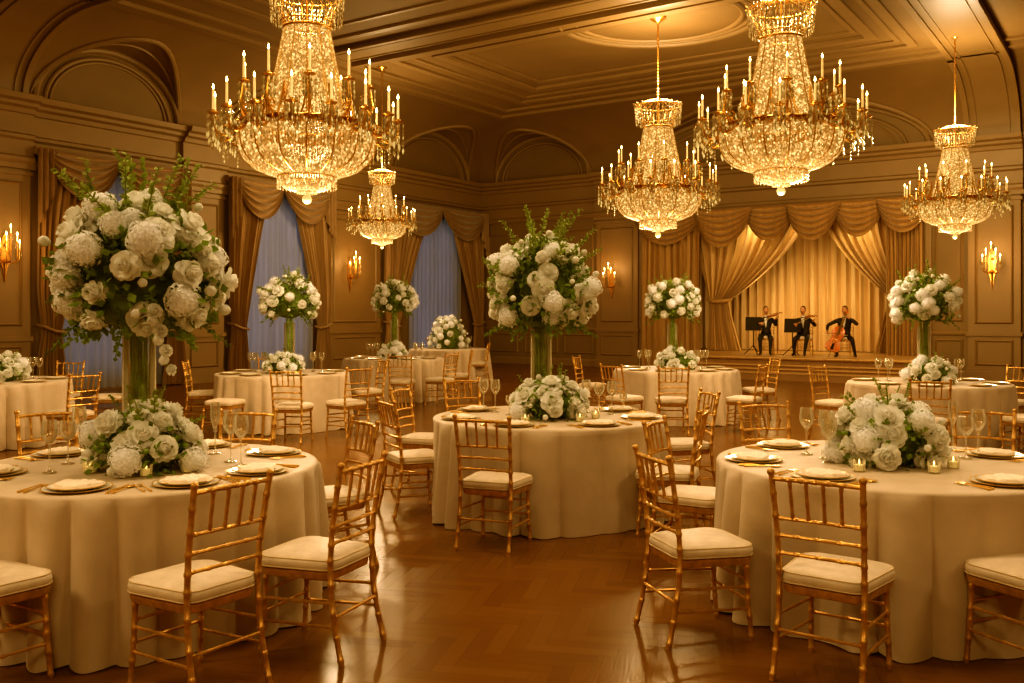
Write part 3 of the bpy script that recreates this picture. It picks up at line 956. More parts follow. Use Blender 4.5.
for key, lst in SETS.items():
    tx, ty, r, ph = TABLES[key]
    near = key in ('T1', 'T2', 'T3')
    for ang, nm in lst:
        a = radians(ang)
        px_, py_ = tx + (r - .20) * cos(a), ty + (r - .20) * sin(a)
        rz = a + pi / 2
        for k, lab, cat, grp in (('charger', 'gold rimmed charger plate at the %s seat of the %s', 'charger plate', 'gold rimmed charger plates'),
                                 ('plate', 'white dinner plate at the %s seat of the %s', 'plate', 'white dinner plates'),
                                 ('napkin', 'folded ivory napkin on the plate at the %s seat of the %s', 'napkin', 'folded napkins')):
            if not near and k == 'napkin' : continue
            o = inst({'charger': 'charger_plate', 'plate': 'dinner_plate', 'napkin': 'napkin'}[k], PL[k], None, (px_, py_, TH_ + .0015), (0, 0, rz))
            tag(o, lab % (nm, ph), cat, grp)
        if near:
            for dx, k, wh in ((-.222, 'fork', 'outer gold fork'), (-.192, 'fork', 'inner gold fork'), (.194, 'knife', 'gold table knife'), (.224, 'spoon', 'gold spoon')):
                tw = random.uniform(-.05, .05)
                lx, ly = dx, random.uniform(-.01, .01)
                d = r - .20 - ly
                qx = px_ + cos(rz) * lx - sin(rz) * ly; qy = py_ + sin(rz) * lx + cos(rz) * ly
                if sqrt((qx - tx) ** 2 + (qy - ty) ** 2) > r - .12:
                    qx -= cos(a) * .03; qy -= sin(a) * .03
                o = inst({'fork': 'fork', 'knife': 'table_knife', 'spoon': 'spoon'}[k], PL[k], None, (qx, qy, TH_ + .0015), (0, 0, rz + tw))
                tag(o, '%s beside the %s plate of the %s' % (wh, nm, ph), {'fork': 'fork', 'knife': 'knife', 'spoon': 'spoon'}[k], 'gold cutlery')

# ------------------------------------------------------------------ stemware
def me_goblet(rb, hb, hs, rim):
    m = MB()
    H = hs + hb
    out = [(0, .003), (.034, .002), (.036, .004), (.012, .009), (.0045, .02), (.0042, hs * .6), (.006, hs - .006)]
    for k in range(1, 11):
        q = k / 10
        out.append((rb * (sin(min(1, q * 1.75) * pi / 2) ** .8) * (1 - (1 - rim) * max(0, (q - .45) / .55) ** 1.3), hs - .006 + (hb + .006) * q))
    inn = [(max(0, r_ - .0016), z) for r_, z in out[7:]][::-1]
    inn.append((0, hs + .004))
    m.lathe(out + inn, 24)
    return m.mesh('goblet', M_['glass'], angle=60)
GOB = {'wine': me_goblet(.043, .125, .15, .80), 'water': me_goblet(.046, .11, .13, .86), 'flute': me_goblet(.030, .155, .15, .82), 'tumbler': me_goblet(.032, .075, .085, .9)}
GLS = {
 'T1': [(-2.40, 4.93, 'wine', 'front', 'left'), (-2.44, 5.22, 'water', 'middle', 'left'), (-2.56, 5.62, 'wine', 'rear', 'left'),
        (-1.75, 5.60, 'flute', 'rear', 'right'), (-1.57, 5.30, 'wine', 'middle', 'right'), (-1.47, 5.15, 'wine', 'front', 'right')],
 'T2': [(1.73, 5.58, 'wine', 'left', 'left'), (1.79, 5.42, 'wine', 'middle', 'left'), (1.76, 5.27, 'water', 'front', 'left'), (1.88, 5.66, 'water', 'rear', 'left'),
        (2.67, 5.75, 'flute', 'rear', 'right'), (2.59, 5.42, 'water', 'front', 'right'), (2.69, 5.48, 'wine', 'rightmost', 'right')],
 'T3': [(-.24, 8.05, 'wine', 'left', 'left'), (-.14, 7.98, 'wine', 'right', 'left'), (-.02, 7.75, 'tumbler', 'small', 'left'),
        (.62, 7.95, 'wine', 'left', 'right'), (.74, 8.05, 'water', 'middle', 'right'), (.82, 7.80, 'wine', 'front', 'right'), (.94, 8.02, 'tumbler', 'small', 'right')],
}
for key in ('T4', 'T5', 'T7', 'T8', 'T9', 'T6'):
    tx, ty, r, ph = TABLES[key]
    GLS[key] = [(tx - .42, ty + .12, 'wine', 'front', 'left'), (tx - .52, ty + .22, 'wine', 'leftmost', 'left'), (tx - .36, ty + .34, 'wine', 'rear', 'left'),
                (tx + .40, ty + .10, 'wine', 'front', 'right'), (tx + .50, ty + .22, 'wine', 'rightmost', 'right'), (tx + .36, ty + .34, 'wine', 'rear', 'right')]
for key, lst in GLS.items():
    for x, y, k, w1, w2 in lst:
        o = inst('wine_glass' if k != 'flute' else 'champagne_flute', GOB[k], None, (x, y, TH_ + .001))
        kind = {'wine': 'wine glass', 'water': 'water goblet', 'flute': 'tall flute', 'tumbler': 'short glass'}[k]
        tag(o, 'clear %s, %s one %s of flowers on the %s' % (kind, w1, w2, TABLES[key][3]), 'glass', 'clear stemware')
# votives
def make_votive():
    t = thing('votive_candle', 'x', 'candle')
    m = MB(); m.lathe([(0, 0), (.026, 0), (.030, .004), (.034, .062), (.0325, .062), (.0285, .006), (0, .006)], 24); m.build('glass_cup', M_['glass'], t)
    m = MB(); m.lathe([(0, .0065), (.0275, .0065), (.0295, .036), (0, .037)], 20); m.build('wax', M_['votwax'], t)
    m = MB(); m.lathe([(0, .037), (.004, .043), (.005, .049), (.0025, .058), (0, .066)], 8); m.build('flame', M_['votflame'], t)
    return t
VOT = [(-1.86, 4.83, 'right of the low bouquet front on the front left table'), (-1.69, 4.95, 'rightmost by the low bouquet on the front left table'), (-2.19, 4.92, 'left of the low bouquet on the front left table'),
       (2.19, 4.93, 'right front of the low bouquet on the front right table'), (2.36, 5.08, 'right of the low bouquet on the front right table'), (1.82, 4.98, 'left front of the low bouquet on the front right table'),
       (.52, 7.28, 'right front of the low bouquet on the central table'), (.66, 7.50, 'right of the low bouquet on the central table'), (.10, 7.22, 'left front of the low bouquet on the central table')]
vo = make_votive()
for i, (x, y, w_) in enumerate(VOT):
    o = vo if i == 0 else copy_tree(vo)
    o.location = (x, y, TH_ + .001); tag(o, 'small glass votive candle ' + w_, 'candle', 'votive candles')

# ------------------------------------------------------------------ flowers
def petal(m, base, dirv, up, L_, W_, curl, cup, nu=4, nv=4):
    """one curved petal growing from base along dirv, cupped towards up"""
    d = dirv.normalized(); s = d.cross(up)
    s = s.normalized() if s.length > 1e-6 else Vector((1, 0, 0))
    n = s.cross(d)
    def fn(u, v):
        x = (u - .5) * 2
        wd = W_ * (sin(pi * (.12 + .72 * v)) ** .7)
        bend = curl * v * v
        return base + d * (L_ * v * cos(bend * .9)) + n * (L_ * v * sin(bend) * .8 + cup * x * x * W_ * .5) + s * (x * wd)
    m.grid(fn, nu, nv)
def me_rose(seed):
    rnd = random.Random(seed); m = MB()
    m.ball((0, 0, .05), .42, 10, 8, (1, 1, 1.0))
    k = 0
    for ring, (n, rad, lift, L_, W_, curl) in enumerate(((3, .06, .62, .38, .22, .3), (5, .16, .52, .46, .30, .2), (6, .28, .36, .54, .36, .0), (7, .38, .18, .62, .42, -.35), (8, .42, -.06, .68, .46, -.75), (8, .40, -.25, .66, .46, -1.1))):
        for q in range(n):
            a = 2 * pi * (q + .5 * (ring % 2)) / n + rnd.uniform(-.12, .12) + ring * .4
            o = Vector((cos(a), sin(a), 0))
            tilt = (.15, .3, .5, .8, 1.15, 1.5)[ring]
            d = (o * sin(tilt) + Vector((0, 0, 1)) * cos(tilt))
            petal(m, o * rad + Vector((0, 0, lift - .35)), d, o * -cos(tilt) + Vector((0, 0, sin(tilt))), L_ * rnd.uniform(.92, 1.08), W_, curl, .45)
    return m.mesh('rose', M_['petal2'], angle=180)
def me_hydrangea(seed, n=130, pr=.165):
    rnd = random.Random(seed); m = MB()
    m.ball((0, 0, 0), .78, 14, 10)
    ga = pi * (3 - sqrt(5))
    for k in range(n):
        z = 1 - 1.75 * (k + .5) / n; rr = sqrt(max(0, 1 - z * z)); a = k * ga
        nrm = Vector((rr * cos(a), rr * sin(a), z)); c_ = nrm * (rnd.uniform(.84, .93) + .10 * sin(4 * nrm.x + 1) * sin(5 * nrm.y + 2) + .05 * sin(7 * nrm.z))
        t1 = nrm.cross(Vector((.3, .2, 1))).normalized(); t2 = nrm.cross(t1)
        ro = rnd.uniform(0, 1.6)
        for q in range(4):
            b = ro + q * pi / 2
            d = t1 * cos(b) + t2 * sin(b); s = nrm.cross(d)
            p0 = c_; p1 = c_ + d * pr * .55 + s * pr * .42 + nrm * .05; p2 = c_ + d * pr + nrm * rnd.uniform(-.03, .10); p3 = c_ + d * pr * .55 - s * pr * .42 + nrm * .05
            m.add([p0, p1, p2, p3], [(0, 1, 2), (0, 2, 3)])
    return m.mesh('hydrangea', M_['petal'], angle=25)
def me_peony(seed):
    rnd = random.Random(seed); m = MB()
    m.ball((0, 0, 0), .6, 10, 8)
    ga = pi * (3 - sqrt(5)); n = 46
    for k in range(n):
        z = 1 - 1.5 * (k + .5) / n; rr = sqrt(max(0, 1 - z * z)); a = k * ga
        nrm = Vector((rr * cos(a), rr * sin(a), z))
        t1 = nrm.cross(Vector((0, .1, 1))).normalized()
        if t1.z < 0: t1 = -t1
        t2 = nrm.cross(t1)
        d = (t2 if t2.z > 0 else -t2) * .8 + nrm * .7 + t1 * rnd.uniform(-.4, .4)
        petal(m, nrm * .52, d, -nrm, .52 * rnd.uniform(.85, 1.1), .30, -.25, .5, 3, 3)
    return m.mesh('peony', M_['petal2'], angle=180)
def me_bud(seed):
    rnd = random.Random(seed); m = MB()
    m.lathe([(0, -.8), (.4, -.6), (.72, -.1), (.66, .45), (.35, .85), (0, .95)], 10)
    for k in range(5):
        a = 2 * pi * k / 5
        o = Vector((cos(a), sin(a), 0))
        petal(m, o * .3 + Vector((0, 0, -.7)), o * .7 + Vector((0, 0, 1)), -o, 1.4, .55, .5, .5, 3, 4)
    return m.mesh('bud', M_['petal2'], angle=180)
BL = {'rose': [me_rose(1), me_rose(2)], 'hydrangea': [me_hydrangea(3), me_hydrangea(4, 110, .19)], 'peony': [me_peony(5), me_peony(6)], 'bud': [me_bud(7)]}

def leaf(m, p, d, up, L_, W_):
    d = d.normalized(); s = d.cross(up)
    if s.length < 1e-4: s = d.cross(Vector((1, 0, 0)))
    s.normalize(); n = s.cross(d)
    m.add([p, p + d * L_ * .45 + s * W_ - n * L_ * .06, p + d * L_ * .5 + n * L_ * .05, p + d * L_ * .45 - s * W_ - n * L_ * .06, p + d * L_ - n * L_ * .12],
          [(0, 1, 2), (0, 2, 3), (1, 4, 2), (2, 4, 3)])
def rdir(rnd):
    z = rnd.uniform(-1, 1); a = rnd.uniform(0, 2 * pi); r = sqrt(1 - z * z)
    return Vector((r * cos(a), r * sin(a), z))
def sprig_mesh(rnd, base, d, L_, ls, bend=.3, m=None):
    m = m or MB(); pts = []
    side = d.cross(rdir(rnd)).normalized()
    for k in range(7):
        q = k / 6
        pts.append(base + d * L_ * q + side * bend * L_ * q * q * .5)
    m.tube(pts, [.004 * (1 - .6 * k / 6) + .001 for k in range(7)], 5)
    n = max(9, int(L_ / .014))
    for k in range(n):
        q = .15 + .85 * k / n
        i = min(5, int(q * 6)); p = pts[i].lerp(pts[i + 1], q * 6 - i)
        t = (pts[i + 1] - pts[i]).normalized()
        o = t.cross(rdir(rnd)).normalized()
        leaf(m, p, o * .9 + t * .7, t, ls * (1.15 - .5 * q), ls * .44 * (1.15 - .5 * q))
    return m

def bouquet(nm, label, group, loc, R, H, nb, bs, seed, mix, nleaf, tall=True, sprigs=10, stems=None, lowcut=-.45, big=0, detail=1.0, up_sprig=.32):
    """dome of blooms over a mass of leaves; R, H = half width, half height; bs = mean bloom radius"""
    rnd = random.Random(seed)
    t = thing(nm, label, 'flowers', loc, 0, group)
    ga = pi * (3 - sqrt(5))
    k = 0
    cand = []
    for k in range(nb):
        z = 1 - (1 - lowcut) * (k + .5) / nb
        rr = sqrt(max(0, 1 - z * z)); a = k * ga + rnd.uniform(-.25, .25)
        cand.append(Vector((rr * cos(a), rr * sin(a), z)))
    for q, d in enumerate(cand):
        kind = rnd.choices(('rose', 'hydrangea', 'peony', 'bud'), mix)[0]
        s = bs * {'rose': 1.08, 'hydrangea': 1.02, 'peony': .95, 'bud': .42}[kind] * rnd.uniform(.8, 1.18)
        depth = rnd.uniform(.86, 1.02) if kind != 'bud' else rnd.uniform(.98, 1.12)
        p = Vector((d.x * R * depth, d.y * R * depth, d.z * H * depth))
        dd = (Vector((d.x / R, d.y / R, d.z / H)).normalized() + rdir(rnd) * .18).normalized()
        o = inst(kind, rnd.choice(BL[kind]), t, p, None, (s, s, s))
        o.rotation_mode = 'QUATERNION'
        o.rotation_quaternion = dd.to_track_quat('Z', 'Y') @ Matrix.Rotation(rnd.uniform(0, 6.28), 3, 'Z').to_quaternion()
    m = MB(); m2 = MB()
    ls = bs * (.75 if tall else .62)
    for k in range(nleaf):
        d = rdir(rnd)
        if d.z < lowcut - .15: d.z = -d.z * .6
        q = rnd.uniform(.55, .99)
        p = Vector((d.x * R * q, d.y * R * q, d.z * H * q))
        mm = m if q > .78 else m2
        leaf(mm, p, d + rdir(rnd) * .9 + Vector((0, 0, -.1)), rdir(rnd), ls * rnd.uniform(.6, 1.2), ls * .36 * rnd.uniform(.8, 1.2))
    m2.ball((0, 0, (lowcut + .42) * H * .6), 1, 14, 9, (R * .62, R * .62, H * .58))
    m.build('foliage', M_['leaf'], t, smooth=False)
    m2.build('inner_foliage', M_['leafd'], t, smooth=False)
    for k in range(sprigs):
        a = 2 * pi * k / sprigs + rnd.uniform(-.3, .3)
        el = rnd.uniform(.15, 1.35) if k % 3 else rnd.uniform(.9, 1.5)
        d = Vector((cos(a) * cos(el), sin(a) * cos(el), sin(el)))
        base = Vector((d.x * R * .7, d.y * R * .7, d.z * H * .75))
        L_ = (up_sprig * (.55 + .6 * max(0, d.z))) * rnd.uniform(.8, 1.15) + R * .25
        sprig_mesh(rnd, base, d, L_, ls * .80, rnd.choice((-1, 1)) * rnd.uniform(.25, .6)).build('leafy_sprig', M_['sprig'], t, smooth=False)
    if tall:
        for k in range(max(4, sprigs // 2)):
            a = 2 * pi * (k + .5) / max(4, sprigs // 2) + rnd.uniform(-.3, .3)
            d = Vector((cos(a) * .75, sin(a) * .75, -.62)).normalized()
            sprig_mesh(rnd, Vector((cos(a) * R * .6, sin(a) * R * .6, lowcut * H * .8)), d, R * .62, ls * .62, .3).build('trailing_sprig', M_['leaf'], t, smooth=False)
    if stems:
        zlo, rad, n = stems
        m = MB()
        for k in range(n):
            a = rnd.uniform(0, 6.28); r1 = rad * sqrt(rnd.random()); b = a + rnd.uniform(-1.2, 1.2); r2 = rad * sqrt(rnd.random())
            m.tube([(r1 * cos(a), r1 * sin(a), zlo), ((r1 * cos(a) + r2 * cos(b)) / 2 * 1.02, (r1 * sin(a) + r2 * sin(b)) / 2, (zlo + lowcut * H) / 2), (r2 * cos(b), r2 * sin(b), lowcut * H), (r2 * 1.8 * cos(b), r2 * 1.8 * sin(b), lowcut * H * .4)],
                   rnd.uniform(.0035, .006), 5)
        m.build('stems', M_['stem'], t)
    return t
def vase(label, loc, r, h):
    t = thing('cylinder_vase', label, 'vase', loc, 0, 'tall clear glass vases')
    m = MB(); m.lathe([(0, 0), (r, 0), (r + .003, .006), (r, h), (r - .004, h + .002), (r - .006, h), (r - .006, .02), (0, .02)], 40)
    m.build('glass_cylinder', M_['vase'], t)
    m = MB(); m.tube([(r * cos(a), r * sin(a), h) for a in [2 * pi * k / 40 for k in range(40)]], .0035, 6, closed=True)
    m.build('rim', M_['vase'], t)
TALL = {  # dx, dy of vase from table centre, vase r, h, centre z, R, H, blooms, size
 'T1': (-.085, .14, .088, .80, 1.80, .46, .44, 66, .088, 'tallest white bouquet of roses and hydrangeas, on the front left table'),
 'T3': (-.06, .12, .085, .72, 1.78, .43, .44, 60, .080, 'tall white bouquet at the picture centre, on the central table'),
 'T4': (.08, .05, .075, .70, 1.77, .41, .36, 44, .075, 'tall white bouquet before the second window, on the left middle table'),
 'T5': (0.0, .05, .075, .72, 1.85, .41, .35, 42, .075, 'tall white bouquet below the right sconce of the left wall, on the third table'),
 'T8': (-.05, .05, .075, .66, 1.75, .41, .35, 44, .075, 'tall white bouquet left of the stage curtains'),
 'T9': (-.03, .05, .075, .66, 1.73, .38, .35, 44, .072, 'tall white bouquet at right, beside the stage and its cellist'),
}
for q, (key, (dx, dy, vr, vh, cz, R, H, nb, bs, lb)) in enumerate(TALL.items()):
    tx, ty, r, ph = TABLES[key]
    near = key in ('T1', 'T3')
    z0 = TH_ + .001
    vase('tall clear glass cylinder vase holding stems on the ' + ph, (tx + dx, ty + dy, z0), vr, vh)
    b = bouquet('tall_bouquet', lb, 'tall white bouquets', (tx + dx, ty + dy, cz), R, H, nb, bs, 100 + q, (6, 4, 2.5, 3) if near else (2, 5, 4, 2), 1500 if near else 800,
                True, 16 if near else 8, (z0 + .025 - cz, vr * .72, 30 if near else 16), -.66 if near else -.6, up_sprig=.25 if near else .13)
    if key == 'T1':     # trail of orchid blooms hanging at the right
        rnd = random.Random(5)
        for k in range(7):
            s = .045 - .002 * k
            o = inst('orchid_bloom', BL['bud'][0] if k % 2 else BL['peony'][0], b, (.20 + .012 * k + .012 * (-1) ** k, -.34 + .01 * k, -.20 - .052 * k), (rnd.uniform(1, 1.8), 0, rnd.uniform(-.6, .6)), s)
        m = MB(); m.tube([(.16, -.26, -.08), (.21, -.31, -.22), (.27, -.28, -.54)], .004, 5); m.build('orchid_stem', M_['stem'], b)
LOW = {  # dx, dy, R, H, blooms, size
 'T1': (.06, -.16, .29, .25, 30, .075, 'low white rose bouquet on the front left table, in front of the tall vase'),
 'T2': (-.02, -.04, .29, .27, 34, .072, 'low white rose bouquet alone on the front right table'),
 'T3': (.0, -.16, .29, .23, 30, .070, 'low white bouquet at the foot of the central vase'),
 'T4': (.06, -.20, .27, .20, 24, .066, 'low white bouquet at the vase foot on the left middle table'),
 'T5': (.0, -.20, .25, .20, 22, .070, 'low white bouquet at the vase foot on the third table from the left'),
 'T7': (.22, -.12, .29, .24, 26, .075, 'low white bouquet on the table at the left picture edge'),
 'T8': (-.02, -.20, .29, .22, 24, .072, 'low white bouquet at the vase foot on the table left of the stage'),
 'T9': (-.06, -.20, .27, .22, 24, .070, 'low white bouquet at the vase foot on the table right of the stage'),
}
for q, (key, (dx, dy, R, H, nb, bs, lb)) in enumerate(LOW.items()):
    tx, ty, r, ph = TABLES[key]
    near = key in ('T1', 'T2', 'T3')
    bouquet('low_bouquet', lb, 'low white bouquets', (tx + dx, ty + dy, TH_ + .085), R, H, nb, bs, 200 + q, (7, 2, 3, 2.5) if near else (3, 4, 4, 1), 800 if near else 350,
            False, 9 if near else 4, None, -.25, up_sprig=.10)
    bw = thing('flower_bowl', 'low clear glass bowl under the low bouquet on the ' + ph, 'bowl', (tx + dx, ty + dy, TH_ + .001), 0, 'glass flower bowls')
    m = MB(); m.lathe([(0, 0), (.08, 0), (.10, .012), (.125, .06), (.12, .085), (.116, .083), (.12, .06), (.096, .016), (0, .01)], 32); m.build('glass_body', M_['glass'], bw)
    m = MB(); m.lathe([(0, .012), (.09, .018), (.112, .055), (0, .058)], 24); m.build('water', M_['water'], bw)
tx, ty, r, ph = TABLES['T6']
bouquet('low_bouquet', 'pyramid of small white blooms on the farthest table before the third window', 'low white bouquets', (tx, ty, TH_ + .10), .46, .72, 44, .085, 300, (2, 5, 4, 2), 500, False, 6, None, -.1, up_sprig=.15)
# ------------------------------------------------------------------ chandeliers (unit = outer radius)
def ringpts(r, z, n): return [(r * cos(2 * pi * k / n), r * sin(2 * pi * k / n), z) for k in range(n)]
def prof_at(prof, q):
    n = len(prof) - 1; f = q * n; i = min(n - 1, int(f)); f -= i
    return prof[i][0] + (prof[i + 1][0] - prof[i][0]) * f, prof[i][1] + (prof[i + 1][1] - prof[i][1]) * f
def beads_on(prof, ns, nb, r0, rnd, waist=.16):
    m = MB()
    for s in range(ns):
        a = 2 * pi * s / ns
        for b in range(nb):
            r, z = prof_at(prof, (b + .5 * (s % 2)) / nb)
            rr = r0 * rnd.uniform(.8, 1.15) * min(1, .45 + r / .55)
            a2 = a + rnd.uniform(-.01, .01)
            m.bead((r * cos(a2), r * sin(a2), z), rr, rr * 1.15)
    return m
def make_chandelier():
    rnd = random.Random(11)
    t = thing('crystal_chandelier', 'x', 'chandelier')
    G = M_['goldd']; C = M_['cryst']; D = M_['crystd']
    # gold ring carrying everything
    m = MB()
    m.lathe([(.70, -.03), (.73, -.02), (.735, .0), (.72, .02), (.74, .035), (.72, .05), (.69, .045), (.68, 0), (.69, -.03)], 64, closed=True)
    m.tube(ringpts(.45, .05, 48), .018, 8, closed=True)
    for k in range(16):
        a = 2 * pi * k / 16
        m.tube([(.45 * cos(a), .45 * sin(a), .05), (.58 * cos(a), .58 * sin(a), .0), (.70 * cos(a), .70 * sin(a), .01)], .012, 6)
    for k in range(32):          # cast scroll ornament on the ring
        a = 2 * pi * k / 32
        c = Vector((.735 * cos(a), .735 * sin(a), .01)); o = Vector((cos(a), sin(a), 0)); s = Vector((-sin(a), cos(a), 0))
        m.tube([c + s * (.05 * cos(b)) * .7 + Vector((0, 0, .035 * sin(b))) + o * .012 for b in [2 * pi * q / 8 for q in range(8)]], .009, 5, closed=True)
    m.build('gold_ring', G, t)
    # bowl of bead strings
    BP_ = [(.69, -.03), (.695, -.10), (.675, -.20), (.63, -.30), (.55, -.37), (.44, -.42), (.34, -.45), (.28, -.46)]
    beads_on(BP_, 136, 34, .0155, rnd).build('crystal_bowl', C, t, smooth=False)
    m = MB()
    for k in range(16):
        a = 2 * pi * k / 16
        m.tube([((r + .014) * cos(a), (r + .014) * sin(a), z) for r, z in BP_], .008, 5)
    m.tube(ringpts(.29, -.46, 40), .018, 8, closed=True)
    m.build('bowl_rib', G, t)
    # lower tier with its fringe and the ball
    TP = [(.28, -.475), (.275, -.53), (.23, -.58), (.14, -.61), (.06, -.62)]
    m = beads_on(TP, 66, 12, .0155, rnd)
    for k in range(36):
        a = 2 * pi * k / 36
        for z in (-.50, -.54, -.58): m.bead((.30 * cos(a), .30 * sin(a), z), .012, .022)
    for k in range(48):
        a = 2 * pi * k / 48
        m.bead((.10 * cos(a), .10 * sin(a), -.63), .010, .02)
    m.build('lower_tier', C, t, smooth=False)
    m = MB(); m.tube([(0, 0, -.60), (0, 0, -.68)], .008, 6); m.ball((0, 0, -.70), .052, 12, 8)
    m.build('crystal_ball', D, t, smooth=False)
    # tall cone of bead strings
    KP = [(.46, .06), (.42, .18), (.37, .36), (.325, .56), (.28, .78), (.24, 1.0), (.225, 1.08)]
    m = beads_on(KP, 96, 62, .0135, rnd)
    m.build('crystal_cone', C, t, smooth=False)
    m = MB()
    for k in range(12):      # gold hoops at the foot of the cone
        a0 = 2 * pi * k / 12
        pts = []
        for q in range(13):
            f = q / 12; a = a0 + (f - .5) * 2 * pi / 12
            z = .40 - .40 * sin(pi * f) ** .5
            r = .475 - .06 * (z / .4) + .02
            pts.append((r * cos(a), r * sin(a), z + .02))
        m.tube(pts, .011, 6)
        b = a0 + pi / 12
        m.tube([(prof_at(KP, q / 8)[0] * 1.03 * cos(b), prof_at(KP, q / 8)[0] * 1.03 * sin(b), prof_at(KP, q / 8)[1]) for q in range(9)], .006, 5)
    m.tube(ringpts(.235, 1.06, 32), .016, 8, closed=True)
    m.build('cone_hoops', G, t)
    # flared crown hung with prisms
    m = MB()
    m.tube(ringpts(.27, 1.12, 32), .008, 6, closed=True); m.tube(ringpts(.37, 1.42, 40), .008, 6, closed=True)
    for k in range(20):
        a = 2 * pi * k / 20
        m.tube([(.24 * cos(a), .24 * sin(a), 1.06), (.28 * cos(a), .28 * sin(a), 1.25), (.37 * cos(a), .37 * sin(a), 1.42), (.41 * cos(a), .41 * sin(a), 1.45)], .0045, 5)
        m.tube([(.36 * cos(a), .36 * sin(a), 1.42), (.18 * cos(a), .18 * sin(a), 1.50), (.03 * cos(a), .03 * sin(a), 1.52)], .006, 5)
    m.build('crown_frame', G, t)
    m = MB()
    for k in range(44):
        a = 2 * pi * k / 44
        for q in range(7): m.bead(((.385 - .004 * q) * cos(a), (.385 - .004 * q) * sin(a), 1.42 - .048 * q), .0095, .031)
        for q in range(6): m.bead(((.27 + .012 * q) * cos(a), (.27 + .012 * q) * sin(a), 1.09 + .05 * q), .010, .028)
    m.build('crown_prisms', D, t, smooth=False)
    # candle arms
    def drip(prof_n=14):
        m = MB(); m.lathe([(.012, .0), (.045, .008), (.062, .022), (.058, .026), (.022, .022), (.022, .05), (.016, .05), (.012, .02)], 14, closed=True); return m
    def arm(a, kind):
        o = Vector((cos(a), sin(a), 0))
        if kind == 0:
            P = [(.70, .0), (.76, -.07), (.84, -.11), (.90, -.08), (.93, .0), (.935, .09)]; hc = .25; L = .30
        else:
            P = [(.45, .06), (.54, .06), (.63, .11), (.69, .21), (.665, .34), (.655, .42)]; hc = .26; L = .24
        m = MB()
        pts = []
        for i in range(len(P) - 1):
            for q in range(4): pts.append((P[i][0] + (P[i + 1][0] - P[i][0]) * q / 4, P[i][1] + (P[i + 1][1] - P[i][1]) * q / 4))
        pts.append(P[-1])
        sm = pts[:]
        for _ in range(3):
            sm = [sm[0]] + [((sm[i - 1][0] + 2 * sm[i][0] + sm[i + 1][0]) / 4, (sm[i - 1][1] + 2 * sm[i][1] + sm[i + 1][1]) / 4) for i in range(1, len(sm) - 1)] + [sm[-1]]
        m.tube([o * r + Vector((0, 0, z)) for r, z in sm], .016, 6)
        cr, cz = P[2]
        m.tube([o * (cr - .03 + .055 * cos(b) * (1 - b / 9)) + Vector((0, 0, cz + .06 + .055 * sin(b) * (1 - b / 9))) for b in [q * .55 for q in range(11)]], .009, 5)
        tip = o * P[-1][0] + Vector((0, 0, P[-1][1]))
        m.merge(drip(), Matrix.Translation(tip))
        am = m.build('candle_arm', G, t)
        m = MB(); m.tube([tip + Vector((0, 0, .02)), tip + Vector((0, 0, hc))], [.0135, .012], 8); m.build('candle', M_['candle'], am)
        m = MB(); b0 = tip + Vector((0, 0, hc + .003))
        m.lathe([(0, 0), (.009, .010), (.011, .020), (.006, .038), (0, .058)], 8, Matrix.Translation(b0)); m.build('flame', M_['flame'], am)
        m = MB()
        for k in range(7):
            b = 2 * pi * k / 7
            c = tip + Vector((.06 * cos(b), .06 * sin(b), .01))
            n = 4 + (k % 3) if kind == 0 else 3
            for q in range(n): m.bead(c - Vector((0, 0, .033 + .042 * q)), .0125, .025)
            m.bead(c - Vector((0, 0, .045 + .042 * n)), .017, .036)
        if kind == 0:
            mid = o * .84 + Vector((0, 0, -.12))
            for q in range(5): m.bead(mid - Vector((0, 0, .03 + .042 * q)), .012, .02)
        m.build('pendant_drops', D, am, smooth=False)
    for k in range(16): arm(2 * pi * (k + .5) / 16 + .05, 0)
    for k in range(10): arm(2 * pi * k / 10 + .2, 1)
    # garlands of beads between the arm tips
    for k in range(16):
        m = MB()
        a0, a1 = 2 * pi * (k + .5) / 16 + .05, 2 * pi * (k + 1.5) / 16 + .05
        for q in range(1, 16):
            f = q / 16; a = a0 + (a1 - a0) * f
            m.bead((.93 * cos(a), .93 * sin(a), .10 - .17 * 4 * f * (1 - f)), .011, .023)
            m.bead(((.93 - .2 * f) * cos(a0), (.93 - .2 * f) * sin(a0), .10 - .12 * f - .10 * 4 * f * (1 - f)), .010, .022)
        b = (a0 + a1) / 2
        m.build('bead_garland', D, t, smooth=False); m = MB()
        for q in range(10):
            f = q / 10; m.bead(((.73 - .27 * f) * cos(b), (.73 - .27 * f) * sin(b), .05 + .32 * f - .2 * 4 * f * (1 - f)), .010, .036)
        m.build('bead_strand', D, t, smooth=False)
    return t
CHN = [(307, 10.8, 1.10, 3.66, 'largest lit crystal chandelier at upper left, above the front left table'),
       (781, 12.1, 1.10, 3.92, 'large lit crystal chandelier at upper right, its crown cut by the picture top'),
       (658, 18.3, 1.17, 3.93, 'lit crystal chandelier on a visible rod at upper centre'),
       (955, 19.4, 1.02, 3.88, 'smaller lit crystal chandelier at far right above the right sconce'),
       (382, 22.0, .81, 3.70, 'smallest lit crystal chandelier at left, before the third window')]
ch0 = make_chandelier()
CHPOS = []
trees = [ch0] + [copy_tree(ch0) for _ in CHN[1:]]
